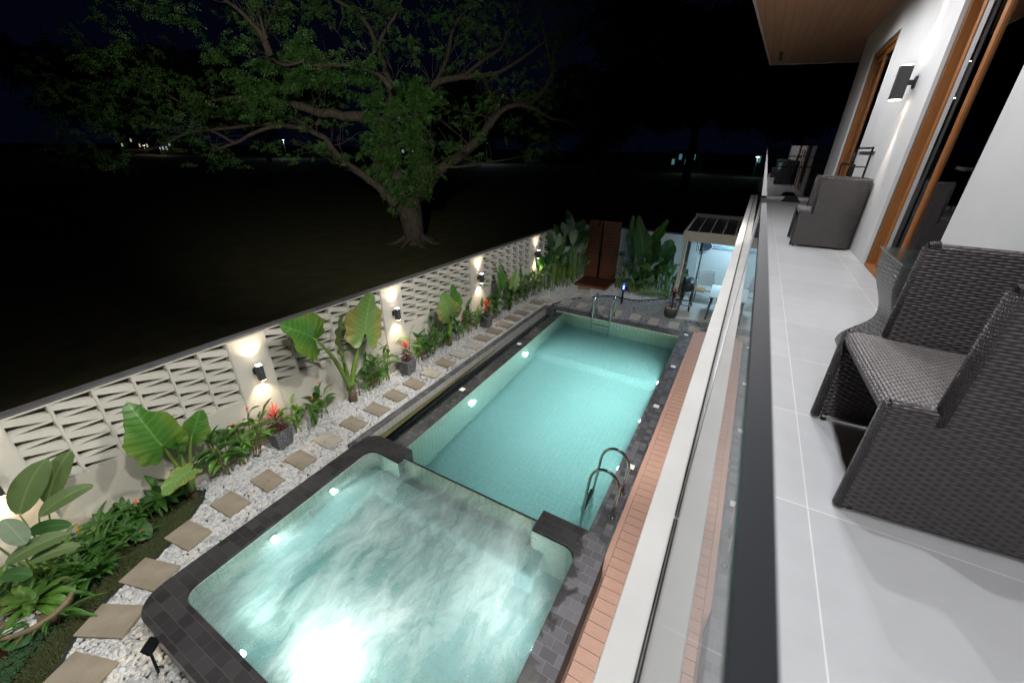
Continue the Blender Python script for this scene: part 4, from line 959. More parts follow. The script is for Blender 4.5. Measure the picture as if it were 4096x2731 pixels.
f = MB(); f.tube([(-1.10, 15.13, .03), (-1.10, 15.13, 2.30)], .025, 10); tag(f.build('drain_pipe', M['brown_metal']), 'brown pipe standing in the corner behind the grill', 'pipe')
# skimmer net
sk = thing('pool_net', 'pool skimmer net with a bright blue pole hung on the patio wall', 'pool net', (-1.0, 15.15, 1.5))
net = [(-.30, .17), (-.29, -.13), (-.24, -.17), (-.02, -.15), (.10, -.07), (.17, .03), (.15, .07), (.06, .17)]
f = MB(); c0 = Vector((-.98, 15.17, 1.56)); pts = [c0+Vector((x, 0, z)) for x, z in net]; f.tube(pts+[pts[0]], .014, 6); f.build('hoop', M['white_plastic'], sk)
f = MB(); vs = [c0+Vector((x, 0, z)) for x, z in net]+[c0+Vector((-.08, .05, -.03))]; f.add(vs, [(i, (i+1) % len(net), len(net)) for i in range(len(net))]); f.build('mesh_bag', M['net'], sk)
f = MB(); f.tube([c0+Vector((.17, 0, .05)), c0+Vector((2.1, 0, .055))], .014, 8); f.build('pole', M['blue_metal'], sk)
# round pot with cordyline is made with the plants
# barrel grill
gr = thing('barbecue', 'black barrel barbecue with wooden side shelf beside the pergola post', 'barbecue', (-1.12, 12.98, .03))
cx_, cy_2, cz_ = -1.10, 13.05, .80
f = MB(); NB = 18; vs = []; fs = []
for k, (yy, rr) in enumerate(((-.33, .001), (-.32, .12), (-.29, .165), (-.15, .175), (.15, .175), (.29, .165), (.32, .12), (.33, .001))):
    for i in range(NB):
        a = 2*PI*i/NB; vs.append((cx_+rr*math.cos(a), cy_2+yy, cz_+rr*math.sin(a)))
fs = [(k*NB+i, k*NB+(i+1) % NB, (k+1)*NB+(i+1) % NB, (k+1)*NB+i) for k in range(7) for i in range(NB)]
m = mat('grill_paint', (.045,.065,.075), .35, .3)
f.add(vs, fs); f.build('barrel', m, gr, smooth=True)
f = MB()
for y in (12.80, 13.30):
    f.box((cx_-.16, y-.015, .03), (cx_-.13, y+.015, .80))
f.box((cx_-.16, 12.73, .60), (cx_-.10, 12.79, 1.08)); f.build('stand', M['black_metal'], gr)
for (dx, y) in ((.13, 12.80), (.13, 13.30)):
    f = MB(); f.box((cx_+dx-.015, y-.015, .08), (cx_+dx+.015, y+.015, .72)); f.build('leg', M['black_metal'], gr)
    f = MB(); vs = []; 
    for s_ in (-.015, .015):
        for i in range(16): a = 2*PI*i/16; vs.append((cx_+dx+s_+.03, y+.07*math.cos(a), .10+.07*math.sin(a)))
    f.add(vs, [tuple(range(15, -1, -1)), tuple(range(16, 32))]+[(i, (i+1) % 16, 16+(i+1) % 16, 16+i) for i in range(16)]); f.build('wheel', M['charcoal'], gr)
f = MB(); f.tube([(cx_-.145, 12.8, .20), (cx_-.145, 13.3, .20)], .012, 6); f.tube([(cx_-.145, 12.8, .20), (cx_+.13, 12.8, .20)], .012, 6); f.tube([(cx_-.145, 13.3, .2), (cx_+.13, 13.3, .2)], .012, 6); f.build('brace', M['black_metal'], gr)
f = MB()
for k in range(5): f.box((cx_+.19+k*.055, 12.82, .70), (cx_+.24+k*.055, 13.26, .72))
f.box((cx_+.17, 12.86, .68), (cx_+.46, 12.89, .70)); f.box((cx_+.17, 13.18, .68), (cx_+.46, 13.21, .70)); f.build('side_shelf', M['wood_stool'], gr)
f = MB(); f.tube([(cx_+.17, 12.9, .86), (cx_+.22, 12.9, .87), (cx_+.22, 13.2, .87), (cx_+.17, 13.2, .86)], .01, 6); f.build('lid_handle', M['chrome'], gr)
# patio table
tt = thing('patio_table', 'white topped patio table with slanted brown legs under the pergola', 'table', (.1, 13.0, .03))
f = MB(); f.prism([(-.46, 12.25), (.75, 12.40), (.72, 13.72), (-.49, 13.58)], .74, .765); f.build('table_top', M['table_white'], tt, bevel=.008)
for (x, y, dx, dy) in ((-.38, 12.45, -.08, -.06), (-.40, 13.45, -.08, .06), (.62, 12.5, .08, -.06), (.62, 13.55, .08, .06)):
    f = MB(); f.tube([(x, y, .74), (x+dx*.6, y+dy, .03)], .026, 8); f.build('leg', M['brown_metal'], tt)
# slatted resin armchairs
def resin_chair(label):
    c = thing('garden_chair', label, 'chair', (0,0,0), 'grey slatted resin armchairs at the patio table')
    f = MB()
    for k in range(6): f.obox((-.20+k*.08, 0, .43-.006*abs(k-2.5)), (.034, 0, 0), (0, .22, .01), (0, 0, .009))
    f.box((-.25, -.24, .395), (.25, -.215, .43)); f.box((-.25, .20, .395), (.25, .225, .43)); f.build('seat', M['plastic_grey'], c)
    f = MB(); up = Vector((0, .16, .42))
    for k in range(7):
        z = .48+k*.055; y = .22+(z-.43)*.30; vs = []
        for i in range(7):
            x = -.22+.44*i/6; cy3 = y+.04*(1-(x/.22)**2); vs += [(x, cy3, z), (x, cy3+.014, z), (x, cy3+.014, z+.034), (x, cy3, z+.034)]
        f.add(vs, [(i*4+j, i*4+(j+1) % 4, (i+1)*4+(j+1) % 4, (i+1)*4+j) for i in range(6) for j in range(4)])
    for s in (-1, 1): f.tube([(s*.23, .20, .40), (s*.235, .36, .90)], .018, 8)
    f.tube([(-.235, .36, .90), (-.1, .405, .915), (.1, .405, .915), (.235, .36, .90)], .018, 8); f.build('backrest', M['plastic_grey'], c)
    for s in (-1, 1):
        f = MB(); f.tube([(s*.27, -.26, .0), (s*.27, -.22, .58), (s*.28, -.20, .63), (s*.28, .0, .65), (s*.27, .27, .64)], .019, 8); f.build('arm', M['plastic_grey'], c, smooth=True)
        f = MB(); f.tube([(s*.25, .34, .0), (s*.23, .22, .42)], .018, 8); f.build('leg', M['plastic_grey'], c)
    return c
rc = resin_chair('grey slatted armchair left of the patio table near the barbecue'); rc.location = (-.70, 14.1, .03); rc.rotation_euler = (0, 0, R(8))
rc2 = copy_tree(rc); rc2['label'] = 'grey slatted armchair behind the patio table, mostly hidden by the balcony ledge'; rc2.location = (.02, 14.25, .03); rc2.rotation_euler = (0, 0, R(-5))
# slatted shadow mat
# ---- outdoor shower
sh = thing('outdoor_shower', 'outdoor shower with tall red-brown slatted screen, black pole and dark wooden deck', 'shower', (-4.4, 14.5, 0))
for (a, b) in ((-4.96, -4.46), (-4.42, -3.80)):
    f = MB(); k = 0; z = .13
    while z < 2.14:
        f.box((a, 14.50, z), (b, 14.525, z+.092)); z += .1165
    f.build('slat_panel', M['shower_wood'], sh)
f = MB(); f.box((-4.96, 14.526, .1), (-4.90, 14.57, 2.15)); f.box((-3.86, 14.526, .1), (-3.80, 14.57, 2.15)); f.box((-4.47, 14.526, .1), (-4.41, 14.57, 2.15)); f.box((-4.96, 14.526, .1), (-3.80, 14.56, 2.2)); f.build('backing', M['charcoal'], sh)
f = MB(); k = 0; y = 13.44
while y < 14.46: f.box((-4.97, y, .07), (-3.79, y+.085, .11)); y += .093
f.build('deck', M['shower_deck_wood'], sh)
f = MB(); f.box((-4.965, 13.42, -.02), (-3.795, 13.438, .105)); f.box((-4.965, 13.44, -.02), (-4.95, 14.5, .068)); f.box((-3.81, 13.44, -.02), (-3.795, 14.5, .068)); f.build('deck_skirt', M['shower_wood'], sh)
f = MB(); f.tube([(-4.44, 14.43, .11), (-4.44, 14.43, 2.16), (-4.44, 14.40, 2.22), (-4.47, 14.30, 2.25), (-4.50, 14.18, 2.22), (-4.51, 14.14, 2.14)], .020, 8); f.build('pole', M['black_metal'], sh, smooth=True)
f = MB(); f.lathe((-4.51, 14.14, 2.09), [(.045, 0), (.04, .02), (.015, .05)], 14); f.build('shower_head', M['black_metal'], sh)
f = MB(); f.tube([(-4.44, 14.40, 1.10), (-4.36, 14.38, 1.12), (-4.33, 14.39, .8), (-4.36, 14.40, .45), (-4.40, 14.41, .42)], .008, 6); f.tube([(-4.50, 14.41, 1.05), (-4.38, 14.41, 1.05)], .022, 8); f.tube([(-4.40, 14.38, 1.15), (-4.36, 14.36, 1.30)], .014, 6); f.build('mixer_and_hose', M['black_metal'], sh)
# ---- blue solar lamp
sl = thing('solar_lamp', 'black garden post lamp glowing blue on the grey pebbles', 'lamp', (-2.93, 12.44, 0))
f = MB(); f.lathe((-2.93, 12.44, 0), [(.03, 0), (.03, .46)], 12); f.build('post', M['black_metal'], sl)
f = MB(); f.lathe((-2.93, 12.44, .46), [(.07, 0), (.075, .02), (.06, .03)], 20); f.build('base_ring', M['black_metal'], sl)
f = MB(); f.lathe((-2.93, 12.44, .70), [(.06, 0), (.085, .01), (.085, .035), (.06, .05)], 20); f.build('cap', mat('solar_cap', (.03,.04,.06), .15), sl)
f = MB()
for i in range(6): a = 2*PI*i/6; f.tube([(-2.93+.068*math.cos(a), 12.44+.068*math.sin(a), .48), (-2.93+.075*math.cos(a), 12.44+.075*math.sin(a), .70)], .004, 5)
f.build('cage', M['black_metal'], sl)
f = MB(); f.lathe((-2.93, 12.44, .50), [(.022, 0), (.028, .05), (.022, .11)], 14); f.build('bulb', emis('bulb_blue', (.05, .10, 1), 14), sl)
lamp('blue_lamp', 'POINT', (-2.93, 12.44, .64), 1.2, (.1, .2, 1), sl, .03)
# ---- small spot with solar panel at the bottom
sp = thing('garden_spotlight', 'small black solar spotlight on a stake in the pebbles by the hot tub', 'spotlight', (-3.85, .16, 0))
f = MB(); f.tube([(-3.82, .17, 0), (-3.90, .20, .22)], .012, 8); f.build('stake', M['black_metal'], sp)
f = MB(); f.obox((-3.93, .225, .27), (.055, .012, .0), (-.01, .055, .03), (.0, -.008, .014)); f.build('panel', mat('panel', (.008,.008,.010), .25), sp, bevel=.004)
f = MB(); f.obox((-3.990, .212, .262), (.003, .0, .0), (-.008, .048, .026), (.0, -.005, .009)); f.build('led_strip', emis('led_warm', (1, .92, .75), 25), sp)
lamp('stake_lamp', 'SPOT', (-4.00, .21, .262), 2.2, (1, .85, .62), sp, .02, R(140), .6, (-.55, 0.15, -.8))

# ================================================================ PLANTS
Z3 = Vector((0, 0, 1))
def leaf(mb, base, d, L, W, up=None, shape='lance', droop=.6, fold=.25, n=9, m=4, ripple=0.0):
    base = Vector(base); d = Vector(d).normalized(); up = Vector(up) if up is not None else Z3
    side = d.cross(up); side = side.normalized() if side.length > 1e-3 else Vector((1,0,0)); p = base.copy(); vs = []; uvs = []
    dd = d.copy(); step = L/n; ph = random.random()*6
    for i in range(n+1):
        t = i/n
        if shape == 'lance': w = (math.sin(PI*min(1, t**.75)))**.85 if 0 < t < 1 else .0
        elif shape == 'paddle': w = (math.sin(PI*min(1, (t*.97+.01))))**.5 if t < 1 else .12
        else: w = math.sin(PI*t**.6)**.7 if 0 < t < 1 else 0
        w = max(w, .02)*W/2; nrm = side.cross(dd).normalized()
        for j in range(m+1):
            s = -1+2*j/m; q_ = p+side*(s*w)+nrm*(fold*abs(s)*w+ripple*W*math.sin(t*17+ph+s*2)*abs(s)); vs.append(q_); uvs.append((t, s*w/L))
        if i < n:
            p = p+dd*step; dd = (dd+Vector((0,0,-1))*droop/n*(1+t)).normalized()
    mb.add(vs, [(i*(m+1)+j, i*(m+1)+j+1, (i+1)*(m+1)+j+1, (i+1)*(m+1)+j) for i in range(n) for j in range(m)], uvs)
HT = [(0, 1), (8, .93), (22, .80), (45, .70), (75, .60), (105, .56), (130, .58), (148, .56), (160, .42), (170, .20), (180, .05)]
def heart(mb, base, tip, nrm, W=1.0, curl=.25, ripple=.03, fold=.15, jag=.0):
    base = Vector(base); tip = Vector(tip); x = tip-base; L = x.length; x = x/L; nrm = Vector(nrm); y = nrm.cross(x).normalized(); z = x.cross(y)
    vs = [base]; uvs = [(0., 0.)]; K = 5; S_ = 44; ph = random.random()*6
    for k in range(1, K+1):
        rho = k/K
        for i in range(S_):
            th = -PI+2*PI*i/S_; dg = abs(math.degrees(th))
            for (a0, r0), (a1, r1) in zip(HT[:-1], HT[1:]):
                if a0 <= dg <= a1: r = r0+(r1-r0)*(dg-a0)/(a1-a0)
            r *= rho*(1+jag*rho**4*math.sin(i*5.3+ph)*.6+.02*rho*math.sin(i*3.1))
            lx = r*math.cos(th); ly = r*math.sin(th)*W
            lz = -curl*(max(lx, 0)**2)-curl*.5*(min(lx, 0)**2)*2+fold*abs(ly)+ripple*math.sin(th*11+ph)*rho**3
            vs.append(base+(x*lx+y*ly+z*lz)*L); uvs.append((lx, ly))
    fs = [(0, 1+(i+1) % S_, 1+i) for i in range(S_) if i != S_-1]
    for k in range(K-1):
        for i in range(S_-1): a = 1+k*S_+i; fs.append((a, a+1, a+S_+1, a+S_))
    mb.add(vs, fs, uvs)
def bez(a, b, c, n=9):
    a, b, c = Vector(a), Vector(b), Vector(c); return [a*(1-t)**2+b*2*t*(1-t)+c*t*t for t in [i/n for i in range(n+1)]]
# ---- elephant ears: (attach, tip, normal, width, material)
def alocasia(base, leaves, label, tr=.05, th=.16, group='elephant ear plants'):
    root = thing('elephant_ear_plant', label, 'plant', base, group); b = Vector(base)
    f = MB(); f.tube([b-Vector((0,0,.03)), b+Vector((.01,.0,th*.5)), b+Vector((0,.01,th))], [tr*1.2, tr, tr*.8], 12); f.build('trunk', M['bark_thin'], root, smooth=True)
    for (at, tp, nr, W, mt, cu) in leaves:
        at = Vector(at); st = b+Vector((random.uniform(-.02, .02), random.uniform(-.02, .02), th*.9)); L = (Vector(tp)-at).length
        mid = st+(at-st)*.45+Vector((0,0,(at-st).length*.22))
        f = MB(); P_ = bez(st, mid, at, 10); f.tube(P_, [tr*.62*(1-i/10)+.010 for i in range(11)], 9); f.build('petiole', M['stem_green'], root, smooth=True)
        f = MB(); heart(f, at, tp, nr, W, cu*1.3, .038, .16, .10); f.build('leaf', M[mt], root, smooth=True)
    return root
alocasia((-5.88, 4.20, 0), [((-5.55, 3.46, 1.74), (-5.40, 3.10, 2.12), (.8, -.3, .6), 1.15, 'lf_aloc', .25),
    ((-5.65, 4.55, 1.42), (-5.75, 4.80, 2.05), (-.9, .1, -.2), .95, 'lf_aloc_pale', .15), ((-5.55, 3.92, 1.34), (-5.60, 3.96, 1.92), (-.5, -.9, .1), .75, 'lf_aloc_pale', .15)],
    'largest elephant ear by the wall between the two nearest potted red plants', .075, .30)
alocasia((-5.86, 1.42, 0), [((-5.58, 1.26, 1.20), (-5.55, 1.16, 1.76), (.95, -.2, .3), .82, 'lf_aloc', .25),
    ((-5.68, 1.60, 1.04), (-5.60, 1.78, 1.34), (.9, .2, .4), .85, 'lf_aloc', .2), ((-5.62, 1.42, 1.02), (-5.72, 1.54, 1.36), (.4, .9, .2), .8, 'lf_aloc', .2),
    ((-5.45, 1.34, .72), (-5.36, 1.02, .74), (.3, -.2, .9), .7, 'lf_aloc_pale', .25)], 'elephant ear with one huge dark leaf at the tip of the small lawn', .045, .14)
alocasia((-5.78, 7.12, 0), [((-5.52, 6.85, 1.02), (-5.45, 6.62, 1.52), (.8, -.55, .2), .85, 'lf_aloc_pale', .2), ((-5.60, 7.17, 1.05), (-5.62, 7.26, 1.56), (.95, 0, .25), .80, 'lf_aloc', .18)],
    'elephant ear with two upright leaves before the farthest lit pillar but one', .062, .26)
alocasia((-5.78, 10.1, 0), [((-5.5, 9.17, 1.12), (-5.48, 9.16, 1.58), (.9, -.3, .2), .62, 'lf_aloc', .2), ((-5.6, 9.55, 1.15), (-5.62, 9.47, 1.68), (.6, .6, .2), .5, 'lf_aloc', .2),
    ((-5.45, 9.77, .95), (-5.40, 9.90, 1.36), (.7, -.6, .2), .62, 'lf_aloc_pale', .2), ((-5.5, 10.15, .92), (-5.45, 10.36, 1.34), (.9, .3, .2), .78, 'lf_aloc', .2)],
    'elephant ear with four upright leaves just past the farthest potted red plant', .05, .18)
alocasia((-2.85, 14.5, 0), [((-2.83, 14.1, 1.40), (-3.14, 14.0, 2.52), (.35, -1, .25), .42, 'lf_aloc_big', .10), ((-3.19, 14.4, 1.42), (-3.42, 14.4, 2.44), (.1, -1, .2), .46, 'lf_aloc_big', .12),
    ((-2.62, 14.35, 1.52), (-2.33, 14.25, 2.52), (-.5, -.9, .2), .38, 'lf_aloc', .15), ((-2.22, 14.4, 1.20), (-1.98, 14.25, 1.82), (.3, -.9, .3), .85, 'lf_cal', .2),
    ((-2.64, 14.3, 1.30), (-2.44, 14.2, 1.84), (-.3, -.9, .3), .9, 'lf_cal', .2), ((-2.75, 14.0, .95), (-2.50, 13.75, 1.0), (.2, -.6, .9), .8, 'lf_aloc_pale', .3), ((-2.3, 14.2, .8), (-1.95, 14.0, 1.0), (.2, -.8, .6), .8, 'lf_aloc', .3)],
    'giant elephant ear towering over the planting between shower and pergola', .07, .5)
# ---- ginger / heliconia clumps
def heliconia(x, y, hgt, ns, label, lite=.2, flower=False, seed=0, group='low heliconia clumps along the wall', spread=.10, mats=('lf_heli', 'lf_heli_lite')):
    random.seed(seed*17+5); root = thing('heliconia', label, 'plant', (x, y, 0), group); st = MB(); A = MB(); B = MB(); fl = MB(); hasB = False
    for s_ in range(ns):
        bx, by = x+random.uniform(-.3, .5)*spread, y+random.uniform(-1, 1)*spread*1.4; h = hgt*random.uniform(.7, 1.1); ln = Vector((random.uniform(.0, .30), random.uniform(-.25, .25), 1)).normalized()
        P_ = [Vector((bx, by, -.01))+ln*(h*k/5)+Vector((.03*math.sin(k), .02*math.cos(k*1.3), 0)) for k in range(6)]; st.tube(P_, [.010-.0008*k for k in range(6)], 6)
        nl = random.randint(4, 6); az = random.uniform(0, 2*PI)
        for k in range(nl):
            t = .42+.58*k/(nl-1); p = P_[0].lerp(P_[-1], t); az += PI+random.uniform(-.6, .6); dv = Vector((math.cos(az)*.8+.15, math.sin(az), random.uniform(.35, 1.0) if k < nl-1 else 2.5))
            L = random.uniform(.20, .34)*(.75+hgt*.5); mbx = B if random.random() < lite else A
            leaf(mbx, p, dv, L, L*random.uniform(.24, .32), shape='lance', droop=random.uniform(.7, 1.5), fold=random.uniform(.1, .35), n=8, m=4, ripple=.03)
        if flower and s_ == 0:
            q_ = P_[-1]; st.tube([P_[-2], q_+Vector((.02, 0, .14))], .004, 5)
            for k in range(6): leaf(fl, q_+Vector((.02, 0, .13)), (random.uniform(-1, 1), random.uniform(-1, 1), 1.1), .07, .016, n=4, m=2, droop=.3)
    st.build('stems', M['stem_red'], root, smooth=True)
    if A.v: A.build('leaves', M[mats[0]], root, smooth=True)
    if B.v: B.build('leaves', M[mats[1]], root, smooth=True)
    if fl.v: fl.build('flower', M['flower'], root)
    return root
HL = [(1.00, .45, 3, 0, 1, 'low dark heliconia with an orange flower where the lawn bed meets the wall'), (1.24, .5, 2, 0, 0, 'drooping heliconia just left of the first elephant ear by the lawn tip'),
 (1.86, .75, 5, .1, 0, 'dense heliconia clump right of the first elephant ear'), (2.12, .70, 4, .15, 1, 'leafy heliconia second from the nearest potted plant on its left'), (2.40, .85, 5, .55, 1, 'bright green heliconia right under the nearest full wall light'),
 (2.98, .6, 3, .4, 0, 'pale leaved heliconia hard right of the nearest potted red plant'), (3.32, .62, 3, .15, 1, 'heliconia with flower stalks left of the largest elephant ear'), (3.62, .6, 2, .2, 1, 'thin heliconia at the foot of the largest elephant ear, lawn side'),
 (4.45, .62, 3, .1, 0, 'dark heliconia right behind the trunk of the largest elephant ear'), (4.78, .66, 4, .1, 1, 'heliconia under the breeze blocks midway from largest elephant ear to middle pot'), (5.14, .85, 3, .5, 1, 'light green heliconia directly left of the middle potted plant'),
 (5.86, .8, 2, .5, 0, 'heliconia with one raised leaf right of the middle potted plant'), (6.22, .62, 4, .35, 0, 'heliconia clump first past the middle potted plant'), (6.52, .78, 4, .05, 0, 'dark upright heliconia between middle pot and two-leaf elephant ear'), (6.9, .6, 3, .1, 0, 'small heliconia touching the trunk of the two-leaf elephant ear'),
 (7.55, .6, 3, .3, 1, 'heliconia right of the two-leaf elephant ear'), (7.95, .75, 4, .4, 1, 'yellowish heliconia left of the farthest potted plant'), (8.30, .6, 3, .2, 1, 'heliconia partly in front of the farthest pot'),
 (9.0, .72, 4, .15, 0, 'heliconia first past the farthest potted plant'), (9.38, .68, 4, .1, 0, 'heliconia at the foot of the four-leaf elephant ear, near side'), (10.0, .6, 3, .1, 1, 'low heliconia beneath the four-leaf elephant ear'),
 (10.55, .7, 4, .15, 0, 'heliconia just past the four-leaf elephant ear'), (11.0, .72, 4, .2, 0, 'heliconia opposite the bend of the slab row'), (11.5, .82, 5, .4, 0, 'bright heliconia left of the half hidden wall light'), (12.0, .95, 5, .45, 0, 'tall glossy heliconia under the half hidden wall light')]
for i, (y, h, ns, lt, flw, lb) in enumerate(HL): heliconia(XF(y)+.17, y, h, ns, lb, lt, bool(flw), i+1)
# ---- paddle leaved calatheas
def calathea(root_label, base, spec, group='tall paddle leaved plants', mb_st=None):
    """spec: list of (attach, tip, width ratio, material, up)"""
    root = thing('calathea', root_label, 'plant', base, group); st = MB(); by = {}
    for (at, tp, wr, mt, up) in spec:
        at, tp = Vector(at), Vector(tp); b = Vector(base)+Vector((random.uniform(-.08, .08), random.uniform(-.1, .1), 0))
        st.tube(bez(b, b.lerp(at, .5)+Vector((0,0,.12)), at, 8), [.012-.0007*k for k in range(9)], 6)
        mb = by.setdefault(mt, MB()); d = tp-at; L = d.length*1.06; leaf(mb, at, d+Vector((0,0,.25*L)), L, L*wr, up=up, shape='paddle', droop=.5, fold=.12, n=12, m=6, ripple=.02)
    st.build('stems', M['stem_green'], root, smooth=True)
    for k, mb in by.items(): mb.build('leaves', M[k], root, smooth=True)
random.seed(5)
calathea('paddle leaved plant glowing in the wall light at the left edge', (-5.85, .02, 0),
 [((-5.6, .08, 1.16), (-5.55, .38, 1.62), .42, 'lf_cal_olive', (.9, -.3, .3)), ((-5.68, .27, 1.08), (-5.62, .56, 1.56), .36, 'lf_cal_olive', (.8, -.6, .2)), ((-5.5, .17, 1.10), (-5.35, .56, 1.26), .34, 'lf_cal_olive', (.6, -.3, .7)),
  ((-5.5, -.10, 1.5), (-5.45, .06, 1.74), .55, 'lf_aloc', (.9, -.2, .4)), ((-5.3, -.16, .92), (-5.15, .24, 1.00), .38, 'lf_cal_olive', (.3, -.5, .8)), ((-5.3, -.02, 1.36), (-5.2, .0, 1.10), .6, 'lf_cal_silver', (.9, -.3, .3)),
  ((-5.25, -.05, .84), (-5.10, .26, .84), .36, 'lf_cal_olive', (.3, -.5, .8)), ((-5.2, -.22, .9), (-5.0, -.08, .88), .5, 'lf_cal', (.2, -.3, .9)), ((-5.55, .05, .95), (-5.3, .30, .98), .36, 'lf_cal', (.5, -.4, .7)), ((-5.6, -.2, 1.3), (-5.5, -.1, 1.55), .5, 'lf_aloc', (.9, -.2, .4))])
def paddle_clump(label, cx_, cy3, rx, ry, n, h0, h1, seed, mats, group='tall paddle leaved plants', LL=(.42, .62), wr=(.40, .50), out=.5, lowdrop=0.7):
    random.seed(seed); root = thing('calathea', label, 'plant', (cx_, cy3, 0), group); st = MB(); by = {}
    for k in range(n):
        bx, by_ = cx_+random.uniform(-rx, rx), cy3+random.uniform(-ry, ry); h = random.uniform(h0, h1)*(1-.0*k); ox_, oy_ = (bx-cx_)/max(rx, .01), (by_-cy3)/max(ry, .01)
        at = Vector((bx+ox_*.12+random.uniform(-.08, .10), by_+oy_*.15+random.uniform(-.1, .1), h)); st.tube(bez((bx, by_, 0), (bx, by_, h*.6), at, 7), [.013-.0008*i for i in range(8)], 6)
        L = random.uniform(*LL); d = Vector((random.uniform(-.4, .7)+ox_*.4, random.uniform(-.5, .5)+oy_*.2, random.uniform(.5, 1.6))); mt = random.choices([a for a, b in mats], [b for a, b in mats])[0]
        leaf(by.setdefault(mt, MB()), at, d, L, L*random.uniform(*wr), up=(random.uniform(.2, 1), random.uniform(-1, .0), random.uniform(.1, .9)), shape='paddle', droop=random.uniform(.4, 1.3)*lowdrop, fold=random.uniform(.02, .25), n=10, m=6, ripple=.02)
    st.build('stems', M['stem_green'], root, smooth=True)
    for k, mb in by.items(): mb.build('leaves', M[k], root, smooth=True)
    return root
MC = [('lf_cal', 3), ('lf_cal_silver', 2.6), ('lf_cal_olive', .6)]
paddle_clump('tallest clump of silvery paddle leaves in the far left garden corner', -5.45, 14.25, .30, .55, 26, 1.15, 2.0, 31, MC)
paddle_clump('silvery paddle leaves standing left of the shower screen', -5.35, 13.35, .32, .40, 22, .8, 1.75, 32, MC)
paddle_clump('green paddle leaves beside the half hidden wall light', -5.55, 12.65, .22, .35, 16, .65, 1.35, 33, [('lf_cal', 3), ('lf_heli_lite', 1.2), ('lf_cal_silver', .8)])
paddle_clump('dark palm-like undergrowth between tall paddle leaves and shower', -5.15, 14.1, .10, .5, 14, .3, .8, 34, [('lf_dark', 1)], LL=(.3, .5), wr=(.18, .25))
MR = [('lf_cal', 3), ('lf_cal_silver', 1), ('lf_aloc', 1), ('lf_heli', 1)]
paddle_clump('broad leaved clump in front of the giant elephant ear', -2.72, 13.95, .35, .25, 24, .25, .75, 41, MR, 'mixed leafy plants right of the shower', (.26, .40), (.42, .55))
paddle_clump('grey-green paddle leaves against the white wall left of the pergola post', -2.05, 14.45, .35, .35, 24, .5, 1.25, 42, [('lf_cal', 2), ('lf_cal_silver', 2)], 'mixed leafy plants right of the shower', (.30, .44), (.34, .46))
paddle_clump('low dark leafy plant touching the pergola post', -1.72, 14.0, .20, .3, 18, .25, .75, 43, [('lf_cal', 2), ('lf_dark', 2)], 'mixed leafy plants right of the shower', (.26, .40), (.28, .38))
paddle_clump('low round leaved plant at the edge of the white pebbles behind the blue lamp', -2.95, 13.72, .20, .15, 12, .18, .42, 44, [('lf_cal', 1)], 'mixed leafy plants right of the shower', (.22, .32), (.55, .7))
# small fan palm clump
random.seed(9); root = thing('palm', 'clump of thin stemmed fan palms right beside the shower deck', 'palm', (-3.45, 14.0, 0)); st = MB(); fr = MB()
for k in range(13):
    bx, by_ = -3.45+random.uniform(-.16, .2), 14.0+random.uniform(-.25, .3); h = random.uniform(.55, 1.25); at = Vector((bx+random.uniform(-.22, .25), by_+random.uniform(-.3, .15), h)); st.tube(bez((bx, by_, 0), (bx, by_, h*.7), at, 6), [.012, .012, .011, .010, .009, .008, .007], 6)
    a0 = random.uniform(0, 2*PI); ax = Vector((math.cos(a0)*.6, math.sin(a0)*.6-.2, .45)).normalized(); sd = ax.cross(Z3).normalized(); L = random.uniform(.24, .36)
    for j in range(13):
        a = -1.35+2.7*j/12; leaf(fr, at, ax*math.cos(a)+sd*math.sin(a)+Vector((0,0,.1)), L*(.8+.2*math.cos(a)), .026, droop=.9, fold=.3, n=5, m=2)
st.build('stems', M['stem_green'], root, smooth=True); fr.build('fronds', M['lf_palm'], root)
# variegated ground foliage
def scatter_leaves(name, poly, n, mats_, L, zr, label, cat, W=.6, kind='stuff', seed=1):
    random.seed(seed); mb = MB(); P = np.array(poly); x0, y0 = P.min(0); x1, y1 = P.max(0)
    k = 0
    while k < n:
        x, y = random.uniform(x0, x1), random.uniform(y0, y1)
        if not inpoly(np.array([x]), np.array([y]), poly)[0]: continue
        k += 1; z = random.uniform(*zr); a = random.uniform(0, 2*PI)
        leaf(mb, (x, y, z), (math.cos(a), math.sin(a), random.uniform(.0, .9)), L*random.uniform(.6, 1.2), L*W*random.uniform(.7, 1), droop=.7, n=4, m=2, fold=.2)
    o = mb.build(name, M[mats_]); tag(o, label, cat, kind=kind); return o
scatter_leaves('ground_cover', [(-2.75, 13.45), (-2.2, 13.5), (-1.65, 13.72), (-1.55, 14.1), (-2.6, 14.0)], 700, 'lf_varieg', .075, (.02, .22), 'cream variegated ground cover behind the white pebbles', 'ground cover', seed=3)
scatter_leaves('ground_cover', [(-4.78, -.62), (-4.92, -.48), (-5.10, -.28), (-5.24, -.08), (-5.43, .16), (-5.66, .46), (-5.92, .86), (-6.0, .95), (-6.0, .65), (-5.75, .3), (-5.55, .0), (-5.35, -.25), (-5.1, -.62)], 4200, 'lf_cover', .026, (.0, .10), 'small leaved creeping ground cover between bed and lawn', 'ground cover', seed=4)
scatter_leaves('ground_cover', [(-6.05, .95), (-5.92, .95), (-5.95, 1.45), (-6.08, 1.45)], 260, 'lf_cover', .024, (.0, .10), 'sparse creeping ground cover at the wall foot near the lawn tip', 'ground cover', seed=5)
